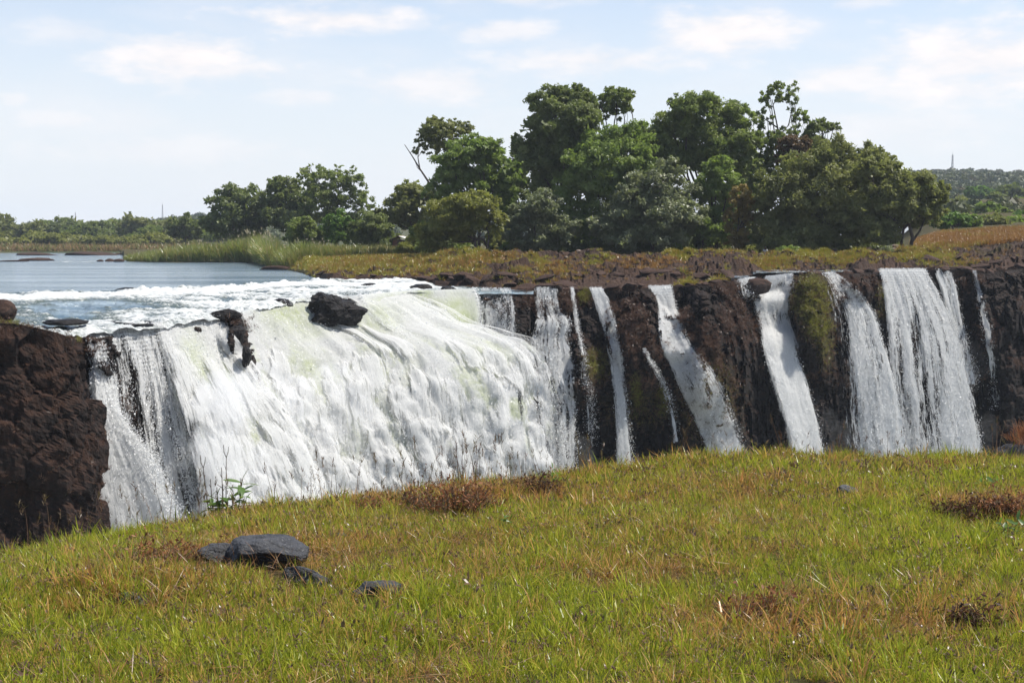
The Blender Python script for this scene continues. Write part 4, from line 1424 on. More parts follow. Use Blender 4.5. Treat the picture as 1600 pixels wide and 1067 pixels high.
    T('broadleaf_tree', 'fresh green upright tree right of the pale grey green tree', 197, [(1120, 262, 22, 22), (1105, 294, 26, 28), (1135, 298, 24, 28), (1120, 330, 28, 34), (1110, 360, 34, 28)], (1120, 396), 'fresh', 120, 62, .19, 19)
    T('golden_bush', 'yellow autumn bush standing between the dark trees', 191, [(1160, 310, 20, 20), (1145, 340, 18, 26), (1150, 375, 18, 18), (1170, 335, 14, 20)], (1150, 397), 'gold', 75, 48, .16, 20)
    T('wide_tree', 'wide grey green tree with hanging leaves, the broadest on the right', 190, [(1300, 238, 42, 26), (1250, 260, 42, 26), (1350, 243, 38, 22), (1215, 290, 38, 34), (1270, 298, 58, 42), (1340, 290, 48, 38), (1220, 345, 42, 40), (1290, 348, 62, 38), (1385, 262, 20, 20), (1345, 350, 46, 34), (1195, 325, 22, 30), (1240, 372, 50, 20)],
      (1290, 400), 'olive', 380, 72, .19, 21, droop=.5, stems=2)
    T('wide_tree', 'rounded sunlit tree with dark trunks at the right end of the island', 185, [(1345, 270, 32, 20), (1400, 278, 42, 26), (1440, 293, 32, 24), (1462, 315, 22, 24), (1390, 318, 46, 34), (1430, 332, 40, 24), (1350, 338, 40, 32), (1474, 304, 12, 16), (1370, 365, 30, 22)],
      (1412, 396), 'olive', 270, 72, .19, 22, stems=2, trunk_r=.25,
      paths=[([(1420, 396), (1426, 372), (1418, 345), (1410, 320)], .3, .12), ([(1426, 378), (1438, 360), (1446, 340)], .2, .08)])
    T('bush', 'grey green bush at the foot of the tallest dark tree', 195, [(845, 322, 32, 22), (820, 350, 28, 26), (865, 360, 38, 28), (835, 384, 32, 16), (800, 372, 18, 22)], (845, 400), 'grey', 150, 60, .18, 23)
    for i, (u, v, ru, rv, bl, lab) in enumerate([
            (985, 384, 60, 18, 'dark', 'dark undergrowth bush beneath the pale grey green tree'),
            (1270, 386, 60, 16, 'dark', 'dark undergrowth bush beneath the wide grey green tree, left half'),
            (1330, 384, 50, 16, 'dark', 'dark undergrowth bush beneath the wide grey green tree, right half'),
            (870, 388, 50, 14, 'dark', 'dark undergrowth bush beneath the tallest dark tree'),
            (700, 384, 50, 14, 'mid', 'green undergrowth bush behind the low spreading tree'),
            (805, 388, 24, 12, 'fresh', 'light green shrub at the left foot of the grey green bush'),
            (905, 390, 26, 11, 'mid', 'mid green shrub at the edge of the rocks below the tallest dark tree'),
            (950, 388, 22, 12, 'grey', 'grey green shrub at the edge of the rocks left of the pale tree'),
            (1062, 390, 24, 10, 'fresh', 'light green shrub at the right foot of the pale grey green tree'),
            (1120, 388, 22, 12, 'olive', 'olive shrub at the foot of the fresh green upright tree'),
            (1175, 391, 20, 9, 'yellowgreen', 'yellow green shrub just left of the person'),
            (1330, 392, 30, 9, 'mid', 'low green shrub at the edge of the rocks under the wide tree'),
            (640, 388, 20, 10, 'yellowgreen', 'yellow green shrub in front of the wooden hut bushes'),
            (900, 378, 55, 24, 'dark', 'dark shady undergrowth bush below the creeper covered tree'),
            (1095, 380, 48, 22, 'dark', 'dark undergrowth bush left of the yellow autumn bush'),
            (1190, 380, 40, 20, 'dark', 'dark low bush at the left foot of the wide grey green tree'),
            (785, 378, 26, 24, 'olive', 'olive bush right of the low spreading tree'),
            (660, 372, 22, 24, 'mid', 'green bush beside the wooden hut'),
            (1375, 384, 36, 14, 'dark', 'dark low bush beneath the rounded sunlit tree')]):
        T('bush', lab, 197 + i, [(u, v, ru * .8, rv), (u - ru * .5, v + 4, ru * .5, rv * .7), (u + ru * .5, v + 5, ru * .5, rv * .7)], (u, v + rv), bl, 80, 62, .2, 40 + i)
    T('broadleaf_tree', 'dark tree filling the gap between the broad mid green tree and the tallest dark tree', 224, [(808, 258, 22, 28), (800, 300, 28, 30), (815, 335, 30, 30), (795, 340, 30, 26)], (808, 394), 'dark', 90, 60, .22, 30)
    T('broadleaf_tree', 'mid green tree behind the gap between the creeper covered and the feathery tree', 220, [(1006, 222, 28, 26), (1012, 260, 34, 34), (1005, 310, 40, 38), (1000, 350, 40, 34)], (1008, 394), 'mid', 120, 60, .22, 31)
    T('broadleaf_tree', 'dark tree behind the fresh green upright tree', 221, [(1165, 275, 26, 30), (1160, 320, 34, 34), (1140, 345, 34, 30), (1180, 300, 22, 26)], (1160, 394), 'dark', 100, 60, .22, 32)
    T('low_shrub', 'light green low shrub beside the person on the rocks', 179, [(1232, 391, 15, 7), (1222, 394, 10, 5), (1243, 394, 10, 5)], (1232, 400), 'fresh', 30, 40, .10, 50, trunk_r=.04, limbs=3)
    T('low_shrub', 'small grey shrub in front of the wide grey green tree', 178, [(1385, 391, 9, 9), (1392, 396, 8, 5)], (1386, 402), 'grey', 20, 40, .09, 51, trunk_r=.04, limbs=3)
    T('lone_tree', 'lone rounded dark tree on the far bank left of the island', 420, [(290, 348, 20, 14), (278, 358, 14, 10), (302, 357, 16, 12), (290, 366, 22, 8)], (290, 384), 'dark', 60, 60, .36, 52)
    T('bush', 'bright yellow green bush at the edge of the orange grass field', 235, [(1490, 342, 20, 12), (1472, 350, 16, 10), (1506, 348, 14, 8)], (1488, 360), 'lime', 55, 50, .18, 53)
    for i, (u, v, ru, rv, d, bl, lab) in enumerate([
            (1540, 345, 14, 9, 300, 'olive', 'small olive bush behind the orange grass, second from the bright bush'),
            (1570, 338, 18, 13, 330, 'mid', 'mid green tree behind the orange grass near the right edge'),
            (1598, 342, 16, 14, 310, 'lime', 'lime green bush cut by the right edge behind the orange grass'),
            (1516, 344, 20, 11, 250, 'fresh', 'fresh green bush right of the bright yellow green bush'),
            (1555, 346, 22, 9, 255, 'olive', 'low olive scrub along the back of the orange grass'),
            (1585, 347, 18, 9, 262, 'fresh', 'green scrub along the back of the orange grass near the right edge'),
            (1545, 330, 24, 12, 345, 'fresh', 'broad light green tree behind the low olive scrub'),
            (1500, 318, 18, 9, 480, 'olive', 'small olive tree in the valley right of the rounded sunlit tree'),
            (1580, 300, 22, 9, 600, 'dark', 'dark tree halfway up the valley near the right edge'),
            (1530, 300, 22, 8, 620, 'lime', 'pale lime tree halfway up the valley'),
            (1522, 328, 20, 10, 400, 'mid', 'dull green tree beyond the bright bush'),
            (1558, 312, 18, 10, 520, 'dark', 'dark bluish tree on the valley side behind the orange field'),
            (1590, 318, 16, 8, 520, 'mid', 'mid green tree on the valley side at the right edge')]):
        T('bush' if rv < 10 else 'broadleaf_tree', lab, d, [(u, v, ru * .8, rv), (u - ru * .5, v + 3, ru * .5, rv * .7), (u + ru * .5, v + 3, ru * .5, rv * .7)], (u, v + rv + 4), bl, 40, 40, .0011 * d, 60 + i, limbs=4)
    # far left bank, built once per kind and copied
    protos = []
    r = np.random.default_rng(5)
    kinds = [('dark', 'hazy dark rounded tree in the wood along the far bank'), ('mid', 'hazy mid green tree in the wood along the far bank'), ('olive', 'hazy olive tree in the wood along the far bank'),
             ('yellowgreen', 'low yellow green bush in front of the far wood')]
    for k, (bl, lab) in enumerate(kinds):
        lobes = [(800 + r.normal() * 12, 345 + r.normal() * 6, 20 + r.random() * 8, 13 + r.random() * 5) for _ in range(6)] if k < 3 else [(800 + r.normal() * 10, 358 + r.normal() * 2, 16, 8) for _ in range(4)]
        p = T('far_tree' if k < 3 else 'far_bush', lab, 500, lobes, (800, 372), bl, 46, 40, .42, 80 + k, limbs=5, group='trees of the far left bank')
        protos.append(p)
    spots = []
    for i in range(30):
        spots.append((r.integers(3), -60 + i * 13.5 + r.normal() * 5, 545 + r.random() * 120, .8 + .45 * r.random()))
    for i in range(26):
        spots.append((3, -40 + i * 13 + r.normal() * 5, 505 + r.random() * 30, .6 + .5 * r.random()))
    seen = set()
    for k, u, d, s in spots:
        z = float(far_z(np.array([u]), np.array([d]))[0])
        o = protos[k] if k not in seen else copy_tree(protos[k])
        seen.add(k)
        o.location = ((u - 800) / F * d, d, z)
        o.scale = (s, s, s)
        o.rotation_euler = (0, 0, r.random() * 6.28)


# ------------------------------------------------------------------ scattered growth (instanced, stuff)
def blades(n, length, width, r, lean=0.35, curl=0.5, spread=0.05, levels=4, tip=True):
    """A clump of curved blades with root near the origin. Returns V, F, per-vertex shade value."""
    ang = r.random(n) * 2 * math.pi
    rad = spread * np.sqrt(r.random(n))
    root = np.stack([np.cos(ang) * rad, np.sin(ang) * rad, np.zeros(n)], 1)
    L = length * (0.55 + 0.6 * r.random(n))
    dirang = ang + r.normal(size=n) * 0.9
    ln = np.abs(r.normal(size=n)) * lean
    h = np.stack([np.cos(dirang), np.sin(dirang), np.zeros(n)], 1)
    side = np.stack([-np.sin(dirang), np.cos(dirang), np.zeros(n)], 1)
    sa = r.random(n) * math.pi
    side = side * np.cos(sa)[:, None] + h * np.sin(sa)[:, None] * 0.8
    t = np.linspace(0, 1, levels)
    cu = curl * np.abs(r.normal(size=n))
    a = ln[:, None] + cu[:, None] * t[None, :] ** 1.5
    st = L[:, None] / (levels - 1)
    dx = np.cumsum(np.sin(a) * st, 1) - np.sin(a[:, :1]) * st
    dz = np.cumsum(np.cos(a) * st, 1) - np.cos(a[:, :1]) * st
    Pm = root[:, None] + dx[..., None] * h[:, None] + dz[..., None] * np.array([0, 0, 1.0])
    w = width * (0.7 + 0.6 * r.random(n))
    prof = np.interp(t, [0, .3, .7, 1], [.7, 1, .7, .06])
    off = side[:, None] * (w[:, None] * prof[None])[..., None] * .5
    V = np.stack([Pm - off, Pm + off], 2).reshape(-1, 3)
    i = np.arange(n * levels * 2).reshape(n, levels, 2)
    Fq = np.stack([i[:, :-1, 0], i[:, :-1, 1], i[:, 1:, 1], i[:, 1:, 0]], -1).reshape(-1, 4)
    sh = np.repeat(r.random(n), levels * 2)
    return V, Fq, sh


def mat_grass(name, green_a, green_b, dry_a, dry_b, trans=.5, gloss=.018):
    M = Mat(name)
    t = M.attr('dry', 'INSTANCER')
    s = M.attr('tint')
    f = M.ramp(M.math('ADD', t, M.math('MULTIPLY', M.math('SUBTRACT', s, 0.5), 0.9)), 0.38, 0.62)
    g = M.mix(s, green_a, green_b)
    d = M.mix(s, dry_a, dry_b)
    c = M.mix(f, g, d)
    M.leafy(c, trans, M.mix(f, M.mix(.35, g, (.30, .34, .03)), d), gloss, .35)
    return M.m


_src_count = [0]


def scatter(name, sources, P, rot, scl, dry, pick=None):
    """One stuff object: SOURCES (meshes) instanced on points P."""
    coll = bpy.data.collections.new(name + '_sources')
    for k, me in enumerate(sources):
        o = bpy.data.objects.new('%s_clump' % name, me)
        coll.objects.link(o)
    me = bpy.data.meshes.new(name)
    n = len(P)
    me.vertices.add(n)
    me.vertices.foreach_set('co', np.asarray(P, np.float32).ravel())
    at = me.attributes.new('rot', 'FLOAT_VECTOR', 'POINT')
    at.data.foreach_set('vector', np.asarray(rot, np.float32).ravel())
    for k, a in (('scl', scl), ('dry', dry)):
        at = me.attributes.new(k, 'FLOAT', 'POINT')
        at.data.foreach_set('value', np.asarray(a, np.float32))
    at = me.attributes.new('pick', 'INT', 'POINT')
    at.data.foreach_set('value', np.asarray(pick if pick is not None else rng.integers(0, len(sources), n), np.int32))
    o = link(name, me)
    o['kind'] = 'stuff'
    ng = bpy.data.node_groups.new(name + '_scatter', 'GeometryNodeTree')
    ng.interface.new_socket('Geometry', in_out='INPUT', socket_type='NodeSocketGeometry')
    ng.interface.new_socket('Geometry', in_out='OUTPUT', socket_type='NodeSocketGeometry')
    N, L = ng.nodes, ng.links
    gi, go = N.new('NodeGroupInput'), N.new('NodeGroupOutput')
    iop = N.new('GeometryNodeInstanceOnPoints')
    ci = N.new('GeometryNodeCollectionInfo')
    ci.inputs['Collection'].default_value = coll
    ci.inputs['Separate Children'].default_value = True
    ci.inputs['Reset Children'].default_value = True

    def named(nm, ty):
        a = N.new('GeometryNodeInputNamedAttribute')
        a.data_type = ty
        a.inputs['Name'].default_value = nm
        return [s for s in a.outputs if s.enabled and s.name == 'Attribute'][0]
    e2r = N.new('FunctionNodeEulerToRotation')
    L.new(named('rot', 'FLOAT_VECTOR'), e2r.inputs[0])
    L.new(gi.outputs[0], iop.inputs['Points'])
    L.new(ci.outputs[0], iop.inputs['Instance'])
    iop.inputs['Pick Instance'].default_value = True
    L.new(named('pick', 'INT'), iop.inputs['Instance Index'])
    L.new(e2r.outputs[0], iop.inputs['Rotation'])
    L.new(named('scl', 'FLOAT'), iop.inputs['Scale'])
    L.new(iop.outputs[0], go.inputs[0])
    mod = o.modifiers.new('scatter', 'NODES')
    mod.node_group = ng
    return o


def clump_mesh(name, mat, parts):
    V, Fq, S, o = [], [], [], 0
    for v, f, s in parts:
        V.append(v)
        Fq.append(f + o)
        S.append(s)
        o += len(v)
    me = make_mesh(name, np.concatenate(V), np.concatenate(Fq), tint=np.concatenate(S), smooth=False)
    me.materials.append(mat)
    return me


def rand_rot(n, r, lean=0.15):
    return np.stack([r.normal(size=n) * lean, r.normal(size=n) * lean, r.random(n) * 2 * math.pi], 1)


def build_grass():
    r = np.random.default_rng(21)
    mg = mat_grass('meadow_grass', (0.14, 0.19, 0.016), (0.50, 0.49, 0.042), (0.28, 0.105, 0.028), (0.62, 0.36, 0.115))
    ms = mat_grass('seed_heads', (0.10, 0.055, 0.035), (0.26, 0.18, 0.13), (0.07, 0.030, 0.022), (0.20, 0.10, 0.07), trans=.25)
    src = []
    for k in range(8):                                           # fresh clumps
        src.append(clump_mesh('grass_clump', mg, [blades(13, .115, .0050, r, .3, .55, .035)]))
    for k in range(4):                                           # finer, curlier, partly dead
        src.append(clump_mesh('grass_clump', mg, [blades(12, .09, .0036, r, .7, 1.3, .04), blades(3, .12, .003, r, .3, .4, .03)]))
    for k in range(2):                                           # broad-leaved grass
        src.append(clump_mesh('grass_clump', mg, [blades(7, .09, .009, r, .55, .9, .03)]))
    for k in range(4):                                           # tiny seed heads and withered leaflets among the blades
        pp = []
        for q in range(7):
            v, f, s = blades(3, .022, .009, r, 1.0, .8, .006, levels=3)
            pp.append((v + np.array([r.normal() * .035, r.normal() * .035, r.uniform(.02, .10)]), f, s * .35))
        src.append(clump_mesh('grass_clump', ms, pp))
    n = 125000
    y = 3.4 + (17.0 - 3.4) * r.random(n * 3)
    x = (r.random(n * 3) * 2 - 1) * (0.39 * 17 + 3.2)
    k = (np.abs(x) < 0.39 * y + 3.2) & (y < rim_y(x) + 1.3)
    x, y = x[k][:n], y[k][:n]
    n = len(x)
    z = bank_z(x, y)
    dry = dryness(x, y) + r.normal(size=n) * 0.20
    P = np.stack([x, y, z - 0.01], 1)
    hn = fbm(np.stack([x, y, 0 * x], 1) * 0.9 + 50, 3)
    scl = (0.85 + 0.5 * hn) * np.exp(r.normal(size=n) * 0.22) * (0.85 + 0.4 * ss(y, 9, 13) + 0.25 * ss(rim_y(x) - y, 1.0, 0.0))
    bare = fbm(np.stack([x, y, 0 * x], 1) * 1.6 + 80, 3)
    clot = fbm(np.stack([x, y, 0 * x], 1) * 5.0 + 30, 2)
    keep = ((bare > -0.35) & (clot > -.22)) | (r.random(n) < .25)
    scl = scl * (1 + .5 * clot)
    for (ru, rv, rx, ry) in ROCK_CLEAR:
        c = bank_hit(ru, rv)
        keep &= ((x - c[0]) / rx) ** 2 + ((y - c[1]) / ry) ** 2 > 1
    drym = dry > 0.5
    pick = np.where(r.random(n) < np.where(drym, .75, .2), r.integers(8, 12, n), r.integers(0, 8, n))
    pick = np.where(r.random(n) < .05, r.integers(12, 14, n), pick)
    pick = np.where(r.random(n) < .14, r.integers(14, 18, n), pick)
    scatter('grass', src, P[keep], rand_rot(n, r, .2)[keep], scl[keep], dry[keep], pick[keep])
    # coarse tussocks that stand out of the sward
    tk = [clump_mesh('tussock_clump', mg, [blades(46, .20, .0046, r, .35, 1.0, .055, levels=5)]) for _ in range(4)]
    n = 620
    yy = 4.2 + 11.5 * r.random(n * 4)
    xx = (r.random(n * 4) * 2 - 1) * 7
    kk = (np.abs(xx) < .39 * yy + 1) & (yy < rim_y(xx) + .1) & (fbm(np.stack([xx, yy, 0 * xx], 1) * .8 + 15, 2) > -.05)
    xx, yy = xx[kk][:n], yy[kk][:n]
    ur = np.linspace(-80, 1690, 230) + r.normal(size=230) * 8
    xr_ = (ur - 800) / F * 13.4
    yr_ = rim_y(xr_) - np.abs(r.normal(size=230)) * .35 + .12
    xx, yy = np.concatenate([xx, xr_]), np.concatenate([yy, yr_])
    n = len(xx)
    scatter('tussocks', tk, np.stack([xx, yy, bank_z(xx, yy) - .01], 1), rand_rot(n, r, .15), .45 + .75 * r.random(n) ** 2, np.clip(dryness(xx, yy) + r.normal(size=n) * .35, 0, 1))
    # loose dead straw lying across the sward
    m = mat_grass('straw', (0.22, 0.13, 0.055), (0.36, 0.27, 0.15), (0.14, 0.055, 0.022), (0.32, 0.16, 0.06), trans=.3, gloss=.02)
    src = [clump_mesh('straw_clump', m, [blades(6, .15, .0032, r, 1.2, .6, .05)]) for _ in range(6)]
    n = 9000
    y = 3.6 + 12.0 * r.random(n * 3)
    x = (r.random(n * 3) * 2 - 1) * (0.39 * 15 + 1.3)
    dr = dryness(x, y)
    k = (np.abs(x) < 0.39 * y + 1.0) & (y < rim_y(x) + .2) & (r.random(n * 3) < dr * 1.3)
    x, y = x[k][:n], y[k][:n]
    n = len(x)
    scatter('dead_straw', src, np.stack([x, y, bank_z(x, y) + .03], 1), rand_rot(n, r, .35), .6 + .7 * r.random(n), r.random(n))
    # seed stalks standing along the rim
    m = mat_grass('stalks', (0.09, 0.06, 0.03), (0.16, 0.10, 0.05), (0.06, 0.035, 0.02), (0.15, 0.08, 0.045), trans=.2, gloss=.03)
    src = []
    for k in range(8):
        v1, f1, s1 = blades(2, .42, .005, r, .12, .25, .02, levels=5)
        parts = [(v1, f1, s1)]
        tips = v1.reshape(2, 5, 2, 3).mean(2)
        for b in range(2):
            for q in range(5):
                v, f, s = blades(2, .045, .007, r, .7, .3, .004, levels=3)
                parts.append((v + tips[b, 4] - np.array([0, 0, .015 * q + .005]), f, s))
        src.append(clump_mesh('stalk_clump', m, parts))
    n = 420
    u = np.concatenate([r.uniform(-60, 1660, 120), r.normal(715, 45, 45), r.normal(330, 70, 20), r.uniform(480, 880, 45), r.normal(100, 70, 20)])[:n]
    n = len(u)
    x = (u - 800) / F * 13.5
    y = rim_y(x) - np.abs(r.normal(size=n)) * .45 + .2
    x = (u - 800) / F * y
    scatter('seed_stalks', src, np.stack([x, y, bank_z(x, y)], 1), rand_rot(n, r, .12), .35 + 1.0 * r.random(n) ** 1.8, r.random(n))


ROCK_CLEAR = [(425, 885, .24, .22), (440, 900, .2, .1), (475, 918, .13, .09), (590, 934, .12, .1), (352, 874, .1, .09)]


def build_reeds():
    r = np.random.default_rng(31)
    mr = mat_grass('reed_leaves', (0.10, 0.135, 0.022), (0.24, 0.27, 0.05), (0.22, 0.16, 0.04), (0.38, 0.30, 0.10), trans=.4, gloss=.05)
    src = []
    for k in range(6):
        parts = [blades(26, 3.0, .10, r, .16, .55, .5), blades(10, 2.0, .14, r, .3, .9, .5)]
        src.append(clump_mesh('reed_clump', mr, parts))
    mp = mat_grass('reed_plumes', (0.35, 0.30, 0.19), (0.55, 0.48, 0.34), (0.35, 0.30, 0.19), (0.55, 0.48, 0.34), trans=.3)
    plume = [clump_mesh('plume_clump', mp, [blades(3, 4.0, .03, r, .1, .2, .25), (lambda q: (q[0] + np.array([.05, 0, 3.5]), q[1], q[2]))(blades(6, .55, .13, r, .3, .4, .05))]) for _ in range(4)]
    n = 5200
    u = 185 + r.random(n * 4) * 480
    d = 214 + r.random(n * 4) * 92
    sh = interp(u, SHORE)
    k = (d > sh + 1.5) & np.where(u < 430, d < sh + 36, (d > 222) & (d < 236)) & (d > 212)
    u, d = u[k][:n], d[k][:n]
    n = len(u)
    P = np.stack([(u - 800) / F * d, d, land_z(u, d) - .1], 1)
    nz = fbm(P * np.array([.12, .12, 0]) + 3, 3)
    h = 0.85 + 0.55 * nz + .25 * r.normal(size=n) * .5 + .35 * np.exp(-((u - 400) / 60.0) ** 2)
    h = h * np.interp(u, [185, 230, 300, 420, 440, 520, 600, 670], [.45, .7, 1.1, 1.1, .85, .8, .6, .4])
    dry = 0.22 + 0.5 * fbm(P * np.array([.2, .2, 0]) + 30, 3) + .22 * ss(u, 470, 560)
    scatter('reeds', src, P, rand_rot(n, r, .08), np.clip(h, .3, 1.7), dry)
    k = (r.random(n) < .055) & (u < 520)
    scatter('reed_plumes', plume, P[k], rand_rot(k.sum(), r, .06), np.clip(h[k], .4, 1.6) * 1.02, dry[k])


def build_shelf_growth():
    """Yellow, orange and rust coloured tufts on the rock shelf, the cliff ledges and the far field."""
    r = np.random.default_rng(41)
    mt = mat_grass('tuft_grass', (0.17, 0.16, 0.015), (0.34, 0.30, 0.03), (0.19, 0.085, 0.022), (0.36, 0.20, 0.05), trans=.4, gloss=.04)
    src = [clump_mesh('tuft_clump', mt, [blades(26, .5, .045, r, .45, .7, .22, levels=3)]) for _ in range(6)]
    P, dry, scl = [], [], []
    patches = [(720, 412, 70, 3, .5, 500), (850, 405, 35, 4, .25, 420), (945, 406, 28, 4, .1, 420), (1060, 404, 24, 4, .2, 420), (1110, 402, 60, 3, .35, 500), (1210, 410, 60, 4, .45, 520), (1265, 403, 40, 5, .1, 700),
               (1320, 408, 40, 5, .35, 500), (1420, 408, 60, 6, .3, 600), (1460, 412, 30, 5, .2, 350), (560, 412, 60, 4, .75, 700), (620, 404, 50, 4, .6, 500), (520, 422, 35, 5, .45, 420), (575, 420, 40, 5, .3, 520), (640, 415, 40, 6, .6, 420),
               (460, 408, 40, 3, .8, 300), (830, 440, 40, 6, .45, 260), (880, 432, 40, 6, .7, 300), (1075, 448, 14, 3, .2, 160), (1125, 450, 22, 4, .4, 160), (690, 420, 60, 8, .8, 300), (770, 412, 40, 4, .6, 300), (1000, 425, 60, 8, .9, 400), (1450, 398, 50, 4, .5, 400), (1500, 420, 40, 5, .5, 220)]
    patches = [(a, b, c, e, f, int(g * (.85 if b < 413 else .5))) for (a, b, c, e, f, g) in patches]
    for (u, v, ru, rv, dr, n) in patches:
        uu = u + r.normal(size=n) * ru * .55
        # find the distance at which the ground is seen at row v
        ds = np.linspace(lip_d(u) + 1, 260, 200)
        zz = land_z(np.full(200, float(u)), ds)
        vr = 372 + (EYE - zz) * F / ds * 1.0
        i = int(np.argmin(np.abs(vr - v)))
        dd = ds[i] + r.normal(size=n) * 2.6
        dd = np.maximum(dd, lip_d(uu) + 1.0)
        P.append(np.stack([(uu - 800) / F * dd, dd, np.full(n, np.nan)], 1))
        dry.append(dr + .2 * r.normal(size=n))
        scl.append(.75 + .5 * r.random(n))
    # the orange field on the right and a general sprinkle
    n = 7000
    uu = r.uniform(1425, 1720, n)
    dd = 186 + 44 * r.random(n)
    P.append(np.stack([(uu - 800) / F * dd, dd, np.full(n, np.nan)], 1))
    dry.append(np.full(n, 1.0) - .35 * (fbm(P[-1][:, [0, 1, 0]] * .1, 3) > .15))
    scl.append(.9 + .8 * r.random(n))
    n = 900
    uu = r.uniform(470, 1640, n)
    dd = lip_d(uu) + 3 + r.random(n) * 46
    P.append(np.stack([(uu - 800) / F * dd, dd, np.full(n, np.nan)], 1))
    k = fbm(P[-1][:, [0, 1, 0]] * .22 + 12, 3)
    dry.append(.75 - 1.2 * k)
    scl.append(.45 + .45 * r.random(n))
    n = 2400
    uu = r.uniform(425, 760, n)
    dd = interp(uu, SHORE) + 1 + 36 * r.random(n) ** .6
    P.append(np.stack([(uu - 800) / F * dd, dd, np.full(n, np.nan)], 1))
    dry.append(.33 + .9 * fbm(P[-1][:, [0, 1, 0]] * .15 + 44, 3))
    scl.append(.8 + .8 * r.random(n))
    P, dry, scl = np.concatenate(P), np.concatenate(dry), np.concatenate(scl)
    P = drop_to_ground(P)
    ok = ~np.isnan(P[:, 2])
    scatter('tuft_grass', src, P[ok], rand_rot(ok.sum(), r, .2), scl[ok], dry[ok])


_bvh = {}


def drop_to_ground(P, name='island_ground'):
    from mathutils.bvhtree import BVHTree
    if name not in _bvh:
        me = bpy.data.objects[name].data
        V = [tuple(v.co) for v in me.vertices]
        _bvh[name] = BVHTree.FromPolygons(V, [tuple(p.vertices) for p in me.polygons])
    out = P.copy()
    for i, p in enumerate(P):
        h = _bvh[name].ray_cast(Vector((p[0], p[1], 60)), Vector((0, 0, -1)))
        out[i, 2] = h[0].z if h[0] is not None and h[0].z > -0.05 else np.nan
    return out


def build_cliff_growth(cliff, tint, moss, headP, headCap):
    r = np.random.default_rng(51)
    m = mat_grass('ledge_growth', (0.12, 0.115, 0.016), (0.22, 0.20, 0.03), (0.055, 0.027, 0.016), (0.14, 0.072, 0.042), trans=.3, gloss=.03)
    src = [clump_mesh('ledge_clump', m, [blades(16, .42, .04, r, .8, 1.1, .2, levels=3)]) for _ in range(6)]
    pts, dry, sc = [], [], []
    N = grid_normals(cliff)
    N = np.where(N[..., 1:2] > 0, -N, N)
    w = (np.clip(tint, 0, 1) * (np.abs(N[..., 2]) > .25) * .9 + moss * 1.3).ravel()
    w[~np.isfinite(w)] = 0
    idx = r.choice(len(w), 15000, p=w / w.sum())
    pts.append(cliff.reshape(-1, 3)[idx] + r.normal(size=(len(idx), 3)) * .12)
    dry.append(1.0 - moss.ravel()[idx] * 1.3 * (r.random(len(idx)) < .8))
    sc.append(.55 + .6 * r.random(len(idx)))
    # headland face ledges and top
    N = grid_normals(headP)
    w = ss(fbm(headP.reshape(-1, 3) * .35 + 70, 3), -.1, .35) * (np.abs(N[..., 2].ravel()) > .35) + .02
    idx = r.choice(len(w), 2600, p=w / w.sum())
    pts.append(headP.reshape(-1, 3)[idx] + r.normal(size=(len(idx), 3)) * .06)
    dry.append(np.full(len(idx), 1.0))
    sc.append(.35 + .4 * r.random(len(idx)))
    c = headCap[:14].reshape(-1, 3)
    idx = r.choice(len(c), 2600)
    pts.append(c[idx] + r.normal(size=(len(idx), 3)) * .1)
    dry.append(.9 - .8 * (fbm(c[idx] * .5, 3) > .12))
    sc.append(.4 + .4 * r.random(len(idx)))
    P = np.concatenate(pts)
    scatter('ledge_growth', src, P, rand_rot(len(P), r, .45), np.concatenate(sc), np.concatenate(dry))


